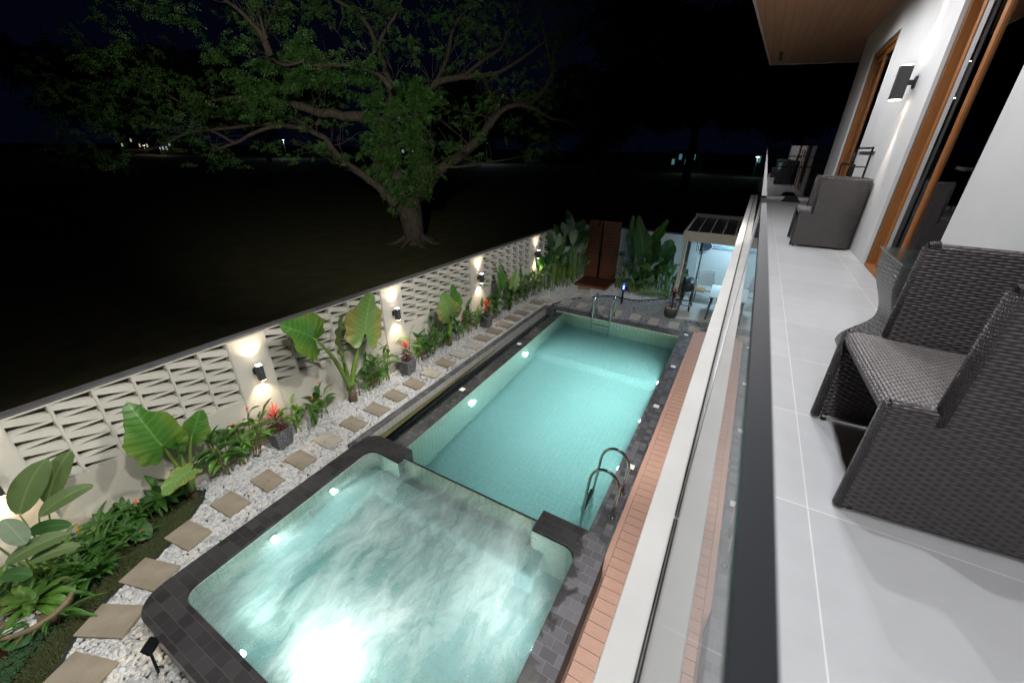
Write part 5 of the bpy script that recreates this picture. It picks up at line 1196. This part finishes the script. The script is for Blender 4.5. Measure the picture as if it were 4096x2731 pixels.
# strap and lance leaved bushes filling the near bed
def rosette(x, y, h, n, L, W, label, mt, seed, group='dark leafy bushes in the near planting bed', dr=(.4, 1.2), z0=0.0, tilt=(.3, 1.4)):
    random.seed(seed); root = thing('leafy_bush', label, 'plant', (x, y, 0), group); mb = MB(); st = MB()
    for k in range(max(3, n//7)):
        sp_r = .10 if z0 == 0 else .008; hx, hy = x+random.uniform(-sp_r, sp_r), y+random.uniform(-sp_r, sp_r); hh = h*random.uniform(.6, 1); st.tube([(hx, hy, 0), (hx+.02, hy, hh)], .007, 5)
        for j in range(7):
            a = random.uniform(0, 2*PI); leaf(mb, (hx+.02, hy, z0+hh*random.uniform(.45, 1)), (math.cos(a), math.sin(a), random.uniform(*tilt)), L*random.uniform(.7, 1.15), W*random.uniform(.8, 1.1), droop=random.uniform(*dr), n=7, m=4, fold=.2)
    st.build('stems', M['stem_green'], root); mb.build('leaves', M[mt], root, smooth=True); return root
RB = [(-5.80, .56, .34, 'bush in the thick of the near bed between wall and lawn'), (-5.72, .30, .38, 'middle bush of the near bed just past the glowing leaves'), (-5.98, .60, .36, 'bush pressed against the wall in the middle of the near bed'), (-5.55, .32, .2, 'low bush at the lawn side beside the strappy plant'), (-5.96, 1.12, .26, 'small bush at the lawn tip below the first elephant ear'), (-5.92, .95, .30, 'dark bush nearest the flowering heliconia at the wall'), (-5.95, .72, .42, 'bush against the wall behind the pink spotted leaf'), (-5.75, .66, .26, 'low bush just behind the pink spotted leaf by the lawn'), (-5.92, .48, .45, 'bush with long leaves halfway along the near bed, wall side'),
      (-5.68, .42, .30, 'bush halfway along the near bed, lawn side'), (-5.88, .24, .50, 'bush right of the glowing paddle leaves against the wall'), (-5.60, .18, .36, 'dark bush in front of the glowing paddle leaves'), (-5.45, .06, .28, 'low bush just above the stone bowl'), (-5.78, -.05, .45, 'bush below the wall light at the left edge'), (-5.85, -.35, .4, 'bush hidden behind the bowl at the left edge')]
for i, (x, y, h, lb) in enumerate(RB): rosette(x, y, h, 34 if i % 2 == 0 else 28, .24, .062, lb, 'lf_dark' if i % 3 else 'lf_heli', 60+i)
rosette(-5.50, .28, .12, 16, .52, .060, 'strappy agave-like plant with long arching dark leaves in the near bed', 'lf_dark', 91, 'long leaved strappy plants in the near bed', (.3, .9), .02, (.6, 1.6))
rosette(-5.28, -.12, .10, 12, .42, .045, 'strappy plant arching over the rim of the stone bowl', 'lf_heli', 92, 'long leaved strappy plants in the near bed', (.6, 1.2), .02, (.5, 1.3))
random.seed(12); yl = MB(); leaf(yl, (-5.93, .36, .38), (.1, .15, 1), .19, .05, droop=.3, n=7); tag(yl.build('dry_leaf', M['lf_yellow']), 'single yellow dead leaf standing up in the near bushes', 'leaf')
# pink caladium leaves
for (x, y, lb, seed, ls) in ((-5.62, .74, 'single pink spotted caladium leaf at the edge of the lawn', 1, [((-5.66, .76, .17), (-5.50, .80, .12))]), (-5.26, -.40, 'pink spotted caladium below the stone bowl', 2, [((-5.28, -.42, .20), (-5.38, -.52, .20)), ((-5.24, -.38, .17), (-5.08, -.34, .16))])):
    root = thing('caladium', lb, 'plant', (x, y, 0), None); st = MB()
    for at, tp in ls:
        st.tube(bez((x, y, 0), (x, y, .12), at, 5), .004, 5); f = MB(); heart(f, at, tp, (.2, -.3, 1), 1.1, .15, .02, .1); f.build('leaf', M['lf_calad'], root, smooth=True)
    st.build('stems', M['stem_green'], root)
# stone bowl with fern and white stones
bl = thing('stone_bowl', 'shallow brown stone bowl in the near bed', 'bowl', (-5.42, -.20, 0))
f = MB(); prof = [(.12, .02), (.26, .10), (.315, .22), (.315, .25), (.285, .25), (.25, .20), (.001, .19)]
f.lathe((0, 0, 0), prof, 40, False); bo = f.build('bowl', M['bowl'], bl, smooth=True); bo.data.transform(Matrix.Translation((-5.42, -.20, 0))); 
bo.scale = (1, 1, 1)
fe = thing('birds_nest_fern', "glossy bird's nest fern growing in the stone bowl", 'plant', (-5.48, -.16, .2)); f = MB(); random.seed(21)
for k in range(22):
    a = random.uniform(0, 2*PI); leaf(f, (-5.50, -.16, .20), (math.cos(a), math.sin(a), random.uniform(.3, 1.6)), random.uniform(.26, .42), random.uniform(.08, .11), shape='paddle', droop=random.uniform(.6, 1.3), n=9, m=4, ripple=.05, fold=.15)
f.build('fronds', M['lf_fern'], fe, smooth=True)
IV, IF = ico(2)
def stone_set(cx_, cy3, cz_, r, n, sz, label, flat=.7, sect=None):
    random.seed(int(abs(cx_*100))); V = []; Fq = []; A = []
    for k in range(n):
        a = random.uniform(*(sect or (0, 2*PI))); rr = r*math.sqrt(random.uniform(.35 if sect else 0, 1)); T = template(1.0)*np.array([sz, sz*.8, sz*.5])*random.uniform(.8, 1.2); c, s = math.cos(a*3), math.sin(a*3)
        T = T@np.array([[c, -s, 0], [s, c, 0], [0, 0, 1]]).T+np.array([cx_+rr*math.cos(a), cy3+rr*math.sin(a), cz_+random.uniform(0, .012)]); Fq.append(IF+len(V)*len(IV)); V.append(T); A += [random.random()]*len(IV)
    o = mesh_np('white_stones', np.concatenate(V), np.concatenate(Fq), M['pebble_white'], True, np.array(A)); tag(o, label, 'stones', kind='stuff'); return o
stone_set(-5.42, -.20, .205, .25, 60, .038, 'white pebbles filling the stone bowl')
# ---- cordylines
def cordyline(base, h, nl, L, label, red=.5, seed=0, W=.034, group='red cordyline plants in pots', lean=0):
    random.seed(seed); root = thing('cordyline', label, 'plant', base, group); b = Vector(base); st = MB(); A = MB(); B = MB()
    stemtop = b+Vector((lean, 0, h)); st.tube([b, b+Vector((lean*.4, .01, h*.5)), stemtop], [.010, .009, .008], 7)
    for k in range(nl):
        t = k/(nl-1); az = k*2.399+random.uniform(-.2, .2); p = b.lerp(stemtop, .30+.70*t); el = -.1+1.9*t**1.4
        mb = A if t > 1-red else B; leaf(mb, p, (math.cos(az), math.sin(az), el), L*random.uniform(.8, 1.1)*(1-.15*t), W*random.uniform(.8, 1.15), droop=random.uniform(.5, 1.1)*(1.2-t*.8), n=7, m=2, fold=.3)
    st.build('stem', M['bark_thin'], root); B.build('dark_leaves', M['lf_maroon'], root, smooth=True); A.build('red_leaves', M['lf_red'], root, smooth=True)
def square_pot(x, y, label, h=.36, a=.155, b=.105, rot=0):
    root = thing('planter', label, 'planter', (x, y, 0), 'square speckled grey planters'); f = MB(); prof = [(b, 0), (b+.012, .01), (a, h-.02), (a, h), (a-.03, h), (a-.045, h-.06)]
    vs = []; 
    for hw, z in prof:
        for px_, py_ in sq(hw, .02, 3): vs.append((x+px_, y+py_, z))
    n = 16; f.add(vs, [(k*n+i, k*n+(i+1) % n, (k+1)*n+(i+1) % n, (k+1)*n+i) for k in range(len(prof)-1) for i in range(n)]+[tuple(range(n-1, -1, -1))]); f.build('pot', M['terrazzo'], root)
    f = MB(); f.add([(x+px_, y+py_, h-.055) for px_, py_ in sq(a-.042, .02, 3)], [tuple(range(n))]); f.build('soil', M['soil'], root)
    return root
for i, (x, y, pl, cl_) in enumerate(((-5.84, 2.72, 'speckled square planter nearest the camera by the wall', 'bushy red and maroon cordyline in the nearest planter'), (-5.72, 5.56, 'speckled square planter in the middle of the wall row', 'small red tipped cordyline in the middle planter'), (-5.64, 8.58, 'speckled square planter farthest from the camera', 'bright red cordyline in the farthest planter'))):
    square_pot(x, y, pl)
    cordyline((x, y, .30), (.34, .38, .42)[i], (44, 24, 24)[i], (.24, .19, .20)[i], cl_, (.35, .38, .62)[i], 70+i, (.024, .036, .042)[i])
rp_ = thing('round_planter', 'dark round planter at the corner of the patio', 'planter', (-1.36, 12.08, 0)); f = MB()
f.lathe((0,0,0), [(.12, 0), (.16, .06), (.19, .20), (.185, .30), (.17, .31), (.16, .27), (.001, .27)], 36, False); o = f.build('pot', M['pot_dark'], rp_, smooth=True); o.data.transform(Matrix.Translation((-1.36, 12.08, 0)))
stone_set(-1.36, 12.08, .275, .145, 40, .028, 'white pebbles filling the round planter at the patio')
cordyline((-1.36, 12.08, .28), .45, 46, .30, 'dark maroon cordyline in the round planter at the patio corner', .03, 77, .045)

# ================================================================ TREES
LIMBS = {
'trunk': [[-14.69, 15.81, -0.12], [-14.74, 15.76, 0.81], [-14.81, 15.7, 1.66], [-14.93, 15.59, 2.18]],
'A': [[-15.01, 15.51, 2.08], [-15.22, 15.31, 3.27], [-15.25, 15.29, 4.22], [-15.29, 15.25, 5.12], [-15.32, 15.22, 5.56]],
'A2': [[-16.04, 15.92, 5.52], [-15.82, 16.12, 6.42], [-15.71, 16.23, 6.95], [-15.92, 16.03, 7.77], [-16.03, 15.93, 8.41], [-16.21, 15.76, 9.02], [-16.55, 15.45, 9.6], [-17.14, 14.9, 9.98], [-17.46, 14.59, 10.37]],
'A3': [[-15.32, 15.23, 8.24], [-15.12, 15.41, 8.71], [-14.75, 15.76, 9.33], [-14.48, 16.0, 9.93], [-14.21, 16.25, 10.52]],
'B': [[-14.05, 15.72, 2.33], [-13.93, 15.84, 3.68], [-13.95, 15.82, 4.78], [-13.99, 15.77, 5.66], [-13.67, 16.08, 6.43], [-13.84, 15.92, 6.99]],
'C': [[-14.55, 16.62, 2.43], [-13.94, 17.19, 3.45], [-13.13, 17.95, 4.12], [-12.47, 18.55, 4.85], [-11.99, 19.01, 5.72], [-11.43, 19.52, 6.21], [-10.71, 20.19, 6.56], [-10.11, 20.75, 7.01], [-9.82, 21.02, 7.83], [-9.79, 21.05, 8.62], [-9.22, 21.58, 9.25], [-8.61, 22.15, 9.64]],
'C1': [[-9.82, 21.02, 7.83], [-10.02, 20.84, 8.68], [-10.2, 20.67, 9.42], [-10.42, 20.46, 10.04]],
'C2': [[-11.32, 17.57, 5.28], [-10.88, 17.99, 5.95], [-10.36, 18.47, 6.25], [-9.75, 19.04, 6.13], [-9.12, 19.63, 5.77], [-8.39, 20.31, 5.56], [-7.68, 20.96, 4.84], [-6.77, 21.82, 4.13], [-5.82, 22.69, 3.61]],
'C3': [[-12.53, 15.77, 3.64], [-11.81, 16.44, 3.7], [-10.91, 17.28, 3.89], [-9.85, 18.27, 4.13]],
'D': [[-14.55, 14.57, 2.0], [-15.06, 14.1, 2.77], [-15.56, 13.64, 3.33], [-15.98, 13.24, 3.77], [-16.31, 12.93, 4.28], [-16.51, 12.75, 4.74], [-17.04, 12.26, 5.05], [-17.75, 11.59, 5.15], [-18.38, 11.01, 4.94], [-19.06, 10.38, 4.48], [-19.69, 9.79, 4.22]],
'D2': [[-17.87, 14.9, 3.48], [-18.31, 14.49, 4.16], [-18.74, 14.09, 4.72], [-19.07, 13.78, 5.35], [-19.45, 13.43, 5.6]],
'E': [[-14.91, 14.92, 5.37], [-15.57, 14.31, 5.6], [-16.22, 13.7, 5.64], [-16.85, 13.12, 5.74], [-17.45, 12.56, 5.92], [-17.66, 12.36, 5.99]],
'E2': [[-17.78, 14.3, 5.77], [-18.7, 13.45, 5.07], [-19.46, 12.73, 5.3], [-20.52, 11.75, 5.18], [-21.57, 10.77, 4.98], [-22.33, 10.07, 4.87], [-23.24, 9.22, 5.09]],
'E3': [[-19.52, 14.04, 6.09], [-20.7, 12.95, 6.38], [-21.75, 11.97, 6.33], [-22.95, 10.86, 6.02], [-23.66, 10.19, 6.64], [-24.26, 9.63, 7.08], [-24.88, 9.06, 7.35]],
'G': [[-14.8, 16.39, 5.8], [-14.15, 16.99, 6.88], [-13.7, 17.41, 7.24], [-13.03, 18.03, 7.4], [-12.13, 18.87, 7.56], [-11.52, 19.44, 7.81], [-10.61, 20.29, 8.55], [-10.0, 20.85, 9.1]],
'G2': [[-14.24, 17.59, 7.12], [-13.91, 17.9, 7.91], [-13.71, 18.09, 8.59], [-13.57, 18.22, 9.25], [-13.19, 18.57, 9.92], [-12.68, 19.05, 10.36], [-11.95, 19.73, 10.82]],
'H': [[-13.33, 18.44, 7.47], [-12.56, 19.16, 8.18], [-11.94, 19.73, 8.73], [-11.72, 19.94, 9.33], [-11.34, 20.29, 9.86], [-11.43, 20.21, 10.4]],
'I': [[-13.63, 14.07, 6.55], [-14.06, 13.66, 7.11], [-14.75, 13.02, 7.27], [-15.68, 12.16, 7.21], [-16.44, 11.45, 7.29]],
'J': [[-15.89, 10.6, 7.26], [-15.94, 10.55, 7.69], [-16.1, 10.4, 8.1], [-16.37, 10.15, 8.49], [-16.69, 9.85, 8.8]],
'J2': [[-15.89, 10.6, 7.76], [-15.93, 10.56, 8.24], [-15.92, 10.56, 8.82]],
'J3': [[-15.48, 11.66, 7.26], [-16.04, 11.14, 7.09], [-16.36, 10.84, 7.39]],
'K': [[-19.06, 10.38, 4.48], [-19.66, 9.82, 4.93], [-20.37, 9.16, 4.76], [-21.14, 8.44, 4.27], [-22.03, 7.62, 4.18]],
}
CL= [(-17.18, 11.85, 7.68, 1.01), (-16.67, 12.33, 7.3, 1.12), (-15.88, 13.07, 7.06, 0.89), (-16.89, 12.12, 6.55, 0.67), (-14.9, 13.98, 7.12, 0.89), (-16.14, 12.82, 7.76, 0.67), (-13.96, 14.85, 6.09, 0.67), (-14.31, 14.53, 5.09, 1.01), (-14.65, 14.21, 4.23, 0.78), (-14.72, 14.14, 3.34, 0.89), (-13.53, 15.25, 6.59, 0.56), (-13.01, 15.73, 6.46, 0.44), (-14.05, 14.76, 2.97, 0.67), (-13.55, 15.23, 4.25, 0.49), (-18.35, 10.76, 6.69, 1.12), (-17.9, 11.18, 6.05, 0.78), (-16.44, 12.54, 8.08, 0.67), (-14.83, 14.04, 6.52, 0.67), (-13.61, 15.18, 5.45, 0.56), (-13.39, 15.38, 3.35, 0.40), (-14.51, 14.34, 2.6, 0.49)]
CL2= [(-21.16, 9.79, 9.05, 1.35), (-21.83, 9.17, 8.79, 0.9), (-20.35, 10.54, 8.94, 1.01), (-9.34, 20.78, 9.52, 1.35), (-8.08, 21.96, 9.3, 1.57), (-7.22, 22.76, 8.87, 1.35), (-6.5, 23.43, 5.4, 1.35), (-5.99, 23.91, 4.17, 0.9), (-7.31, 22.68, 6.34, 1.12), (-10.03, 20.15, 5.09, 0.79), (-10.34, 19.86, 4.4, 0.56), (-9.58, 20.56, 4.42, 0.56), (-13.43, 16.98, 4.53, 0.49), (-12.02, 18.29, 6.31, 0.34), (-21.04, 9.9, 5.73, 1.57), (-22.13, 8.88, 5.84, 1.57), (-23.02, 8.06, 5.34, 1.35), (-23.62, 7.5, 5.47, 1.35), (-23.9, 7.24, 6.33, 1.35), (-22.81, 8.26, 6.96, 1.57), (-21.74, 9.25, 7.46, 1.57), (-24.53, 6.65, 4.83, 1.35), (-24.37, 6.8, 3.9, 1.12), (-25.27, 5.96, 3.72, 0.67), (-23.72, 7.41, 3.91, 1.12), (-21.43, 9.54, 4.44, 1.12), (-20.11, 10.77, 3.79, 0.56), (-20.39, 10.51, 6.07, 1.35), (-12.13, 18.19, 9.27, 1.35), (-10.7, 19.52, 9.86, 1.35), (-12.8, 17.56, 9.81, 1.35), (-14.18, 16.29, 9.09, 1.35), (-16.11, 14.49, 8.91, 1.12), (-17.28, 13.4, 9.23, 1.35), (-18.98, 11.81, 8.66, 1.12), (-18.98, 11.82, 4.5, 0.67), (-21.4, 9.57, 6.62, 1.35), (-19.83, 11.03, 7.74, 1.12), (-8.57, 21.51, 7.21, 1.35), (-10.93, 19.31, 5.45, 0.67), (-8.95, 21.15, 8.06, 1.12)]
RAD = {'trunk': (.62, .72), 'A': (.46, .30), 'A2': (.24, .07), 'A3': (.11, .05), 'B': (.38, .10), 'C': (.36, .08), 'C1': (.09, .04), 'C2': (.17, .04), 'C3': (.08, .03), 'D': (.26, .06), 'D2': (.15, .05), 'E': (.30, .20), 'E2': (.14, .05), 'E3': (.12, .04),
       'G': (.26, .06), 'G2': (.14, .05), 'H': (.12, .04), 'I': (.16, .06), 'J': (.18, .06), 'J2': (.09, .04), 'J3': (.08, .05), 'K': (.08, .03)}
random.seed(101)
tree = thing('rain_tree', 'huge spreading old tree in the dark park behind the wall', 'tree', (-14.7, 15.8, -.04))
tb_ = MB(); tw = MB(); tips = []
def smooth_path(P, sub=4):
    P = [Vector(p) for p in P]; out = []
    for i in range(len(P)-1):
        a = P[max(i-1, 0)]; b = P[i]; c = P[i+1]; d = P[min(i+2, len(P)-1)]
        for k in range(sub):
            t = k/sub; out.append(.5*((2*b)+(c-a)*t+(2*a-5*b+4*c-d)*t*t+(3*b-a-3*c+d)*t**3))
    out.append(P[-1]); return out
for k, P in LIMBS.items():
    sp_ = smooth_path(P); n = len(sp_); r0, r1 = RAD[k]; r0, r1 = (r0, r1) if k in ('trunk', 'A') else (r0*.8, r1*.7)
    if k == 'trunk':
        sp_ = [Vector((-14.66, 15.82, -.3))]+sp_; n += 1; rr = [.70, .62]+[.50+.20*(i/(n-3))**1.5 for i in range(n-2)]
    else: rr = [r0+(r1-r0)*(i/(n-1))**.8 for i in range(n)]; sp_ = [p+Vector((random.gauss(0, .02), random.gauss(0, .02), random.gauss(0, .02)))*(r0*3) for p in sp_]
    tb_.tube(sp_, rr, 12 if r0 > .2 else 8)
    if k in ('trunk', 'A', 'E'): continue
    # side twigs
    for i in range(2, n, 2 if k not in ('B',) else 3):
        for _ in range(random.choice((1, 1, 2))):
            d = (sp_[i]-sp_[i-1]).normalized(); rv = Vector((random.gauss(0, 1), random.gauss(0, 1), random.gauss(.25, .6))).normalized(); v = (d*.6+rv).normalized(); L = random.uniform(.8, 2.2)
            Q = [sp_[i]]; 
            for s_ in range(5): v = (v+Vector((random.gauss(0, .25), random.gauss(0, .25), random.gauss(.05, .2)))).normalized(); Q.append(Q[-1]+v*L/5)
            r_ = max(.010, rr[i]*.16); tw.tube(Q, [r_*(1-.15*j) for j in range(6)], 5, False); tips.append(Q[-1]); 
            for _2 in range(2):
                v2 = (v+Vector((random.gauss(0, .7), random.gauss(0, .7), random.gauss(0, .4)))).normalized(); s0 = Q[random.choice((2, 3, 4))]; e = s0+v2*random.uniform(.5, 1.2); tw.tube([s0, s0.lerp(e, .5)+Vector((0,0,.05)), e], [r_*.6, r_*.5, r_*.3], 4, False); tips.append(e)
for k in range(7):
    a = k*.9+.3; tb_.tube([(-14.70, 15.80, .75), (-14.70+.42*math.cos(a), 15.80+.42*math.sin(a), .28), (-14.70+.95*math.cos(a), 15.80+.95*math.sin(a), .02), (-14.70+1.6*math.cos(a+.15), 15.80+1.6*math.sin(a+.15), -.12)], [.28, .18, .09, .03], 8)
tb_.build('trunk', M['bark'], tree, smooth=True); tw.build('branches', M['bark'], tree)
def leaf_cloud(name, blobs, per, size, mat_, parent, droop=.6, seed=1):
    """many small leaflet quads inside drooping sprays"""
    rs = np.random.RandomState(seed); C_ = []; 
    for (x, y, z, r) in blobs:
        ns = max(3, int(per*r*r)); u = rs.normal(size=(ns, 3)); u /= np.linalg.norm(u, axis=1)[:, None]; rad = r*rs.uniform(.25, 1, ns)**.6
        C_.append(np.stack([x+u[:, 0]*rad, y+u[:, 1]*rad, z+u[:, 2]*rad*.62], 1))
    C_ = np.concatenate(C_); K = 9; n = len(C_)
    d = rs.normal(size=(n, 3))*np.array([1, 1, .35])+np.array([0, 0, -droop]); d /= np.linalg.norm(d, axis=1)[:, None]
    s = np.cross(d, rs.normal(size=(n, 3))); s /= np.linalg.norm(s, axis=1)[:, None]
    V = []
    for k in range(K):
        t = (k//2)*size*.85; sg = 1 if k % 2 else -1
        if k == K-1: sg = 0
        dirn = d*.55+s*sg*.9; dirn /= np.linalg.norm(dirn, axis=1)[:, None]; w = np.cross(dirn, np.cross(d, s)+rs.normal(size=(n, 3))*.3); w /= np.linalg.norm(w, axis=1)[:, None]
        b = C_+d*t; L = size*rs.uniform(.8, 1.3, n)[:, None]
        V.append(np.stack([b, b+dirn*L*.5+w*L*.26, b+dirn*L, b+dirn*L*.5-w*L*.26], 1))
    V = np.concatenate(V).reshape(-1, 3); F = np.arange(len(V)).reshape(-1, 4); o = mesh_np(name, V, F, mat_, False)
    o.parent = parent; o.data.transform(Matrix.Translation(-parent.location)); return o
rs = random.Random(8)
blobs = []
for (x, y, z, r) in CL:
    for _ in range(7): blobs.append((x+rs.gauss(0, r*.5), y+rs.gauss(0, r*.5), z+rs.gauss(0, r*.38), r*rs.uniform(.22, .42)))
vine = []
for k in ('A', 'trunk', 'B'):
    for p in smooth_path(LIMBS[k], 5):
        if p.z > 1.9:
            for _ in range(3): vine.append((p.x+rs.gauss(.15, .33), p.y+rs.gauss(-.35, .3), p.z+rs.gauss(0, .25), rs.uniform(.14, .27)))
leaf_cloud('crown', blobs+vine, 340, .085, M['lf_tree'], tree, .8, 2)
b2 = []
for (x, y, z, r) in CL2:
    for _ in range(10): b2.append((x+rs.gauss(0, r*.55), y+rs.gauss(0, r*.55), z+rs.gauss(0, r*.28), r*rs.uniform(.16, .34)))
for p in tips:
    if rs.random() < .55: b2.append((p.x, p.y, p.z, rs.uniform(.22, .5)))
leaf_cloud('outer_crown', b2, 62, .085, M['lf_tree'], tree, .5, 3)
# dark trees far across the park
def far_tree(x, y, h, w_, label, seed):
    rnd = random.Random(seed); root = thing('park_tree', label, 'tree', (x, y, -.04), 'dark trees across the park'); f = MB()
    f.tube([(x, y, -.1), (x+.2, y, h*.25), (x, y+.2, h*.5)], [h*.03, h*.024, h*.015], 8)
    for k in range(7): a = k*.9; f.tube([(x, y, h*.35), (x+math.cos(a)*w_*.25, y+math.sin(a)*w_*.25, h*.6), (x+math.cos(a)*w_*.42, y+math.sin(a)*w_*.42, h*.75)], [h*.014, h*.009, h*.004], 6)
    f.build('trunk', M['bark'], root)
    bl_ = [(x+rnd.gauss(0, w_*.24), y+rnd.gauss(0, w_*.24), h*.68+rnd.gauss(0, h*.13), w_*rnd.uniform(.10, .2)) for _ in range(26)]
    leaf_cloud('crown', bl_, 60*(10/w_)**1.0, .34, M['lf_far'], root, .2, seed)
FT = [(-62, 22, 15, 20, 'dark park tree at the far left edge of the photo'), (-72, 44, 16, 22, 'dark park tree seen through the left side of the big crown'), (-46, 62, 15, 20, 'dark park tree behind the big tree trunk'), (-22, 66, 15, 18, 'dark park tree right of the big tree'),
      (-8, 58, 19, 22, 'tallest dark park tree left of the wooden soffit'), (3, 62, 17, 20, 'dark park tree above the balcony end screen'), (12, 70, 17, 20, 'dark park tree hidden mostly by the house wall'), (-36, 78, 15, 20, 'small looking dark tree on the park horizon')]
for i, a in enumerate(FT): far_tree(*a, 200+i)
# far lit buildings, with street lamps added to light the road
def far_building(x, y, w_, h, label, cols, seed, c=(1, .8, .55), s=3, d=8):
    rnd = random.Random(seed); root = thing('distant_building', label, 'building', (x, y, 0), 'lit buildings beyond the park'); f = MB(); f.box((x-w_/2, y, -.1), (x+w_/2, y+d, h)); f.box((x-w_/2-.3, y-.3, h), (x+w_/2+.3, y+d, h+.5))
    f.build('wall', mat('far_wall', (.06,.06,.06), .9), root); me_ = emis('far_window', c, s)
    for k in range(cols):
        wx = x-w_/2+w_*(k+.5)/cols
        if rnd.random() < .75:
            f = MB(); z = h*rnd.choice((.3, .6)); f.box((wx-w_/cols*.22, y-.06, z), (wx+w_/cols*.22, y-.02, z+1.3)); f.build('window', me_, root)
far_building(-262, 96, 30, 7, 'low building with warm lit windows at the far left', 8, 1, (1, .85, .6), .4)
far_building(-215, 88, 16, 5, 'small lit pavilion left of the big tree', 5, 2, (.7, .9, 1), .35)
far_building(-150, 160, 20, 5, 'faint lit house behind the big tree', 6, 3, (.7, .85, 1), .25)
far_building(-17, 120, 8, 4, 'cyan lit kiosk behind the dark trees left of the balcony', 5, 4, (.3, .85, 1), .16)
far_building(2, 110, 7, 4, 'cyan lit kiosk just above the balcony end screen', 5, 5, (.3, .85, 1), .16)
def added_street_lamp(x, y, h, c, e, label):
    root = thing('added_street_lamp', label, 'street lamp', (x, y, 0), 'added street lamps across the park'); f = MB(); f.tube([(x, y, -.05), (x, y, h)], .07, 6); f.build('pole', M['plastic_grey'], root)
    f = MB(); f.lathe((x, y, h), [(.28, 0), (.35, .12), (.12, .25)], 12); f.build('lamp_head', emis('lamp_glow', c, 3), root); lamp('added_street_light', 'POINT', (x, y, h-.3), e, c, root, .3)
added_street_lamp(-205, 78, 3.0, (1, .85, .6), 250, 'added warm street lamp, leftmost of the distant lights'); added_street_lamp(-188, 76, 2.8, (1, .9, .7), 220, 'added warm street lamp, second of the distant lights at the left'); added_street_lamp(-140, 92, 5.5, (.6, .8, 1), 900, 'added cool street lamp by the road left of the big tree')
added_street_lamp(-70, 108, 5.5, (.6, .8, 1), 700, 'added cool street lamp by the road behind the big trunk'); added_street_lamp(-13, 100, 3.5, (.5, .85, 1), 120, 'added cool street lamp behind the dark trees at right'); added_street_lamp(-1, 96, 3.5, (.5, .85, 1), 100, 'added cool street lamp above the balcony rail')
# floodlight added out of view to light the big tree and the garden
fl = thing('floodlight', 'added garden floodlight under the eave outside the top of the photo', 'floodlight', (-.6, -1.6, 6.2)); f = MB(); f.obox((-.6, -1.6, 6.25), (.10, 0, 0), (0, .05, .02), (0, -.02, .07)); f.build('body', M['black_metal'], fl)
lamp('added_flood', 'SPOT', (-.72, -1.5, 6.22), 6500, (.97, 1, .88), fl, .12, R(58), 1.0, Vector((-15.9, 13.0, 6.2))-Vector((-.72, -1.5, 6.22)))

for i, (y, e) in enumerate(((-2.2, 1500), (.8, 1700), (3.2, 1500), (5.6, 2300))):  # floodlights added along the eave, out of view, to light deck and garden
    x = -.354+(-.248/5.44)*(13.25-y)
    fl = thing('floodlight', 'added eave floodlight above the pool, out of sight over the camera, %s from the near end' % ordn[i], 'floodlight', (x, y, 6.5), 'added floodlights on the eave'); f = MB(); f.obox((x, y, 6.52), (.05, 0, .02), (0, .11, 0), (-.015, 0, .04)); f.build('body', M['black_metal'], fl)
    lamp('added_flood', 'SPOT', (x-.02, y, 6.44), e, (1, .97, .92), fl, .10, R(78), .35, (-.40, .35 if i == 3 else 0, -1))

# dead leaves lying about
random.seed(55); mb = MB()
for k in range(150):
    if k < 90: y = random.uniform(1.6, 10.5); x = random.uniform(XF(y)+.1, -4.95); z = .06
    else: x, y, z = random.uniform(-13, -6.6), random.uniform(3, 14), -.01
    a = random.uniform(0, 2*PI); leaf(mb, (x, y, z), (math.cos(a), math.sin(a), .15), random.uniform(.03, .07)*(1 if k < 90 else 2), .022*(1 if k < 90 else 2), droop=.3, n=3, m=2, fold=.3)
tag(mb.build('leaf_litter', mottled('dry', (.20,.10,.04), (.12,.06,.03), 20, .8, 0)), 'small dry leaves scattered over gravel and park ground', 'leaf litter', kind='stuff')
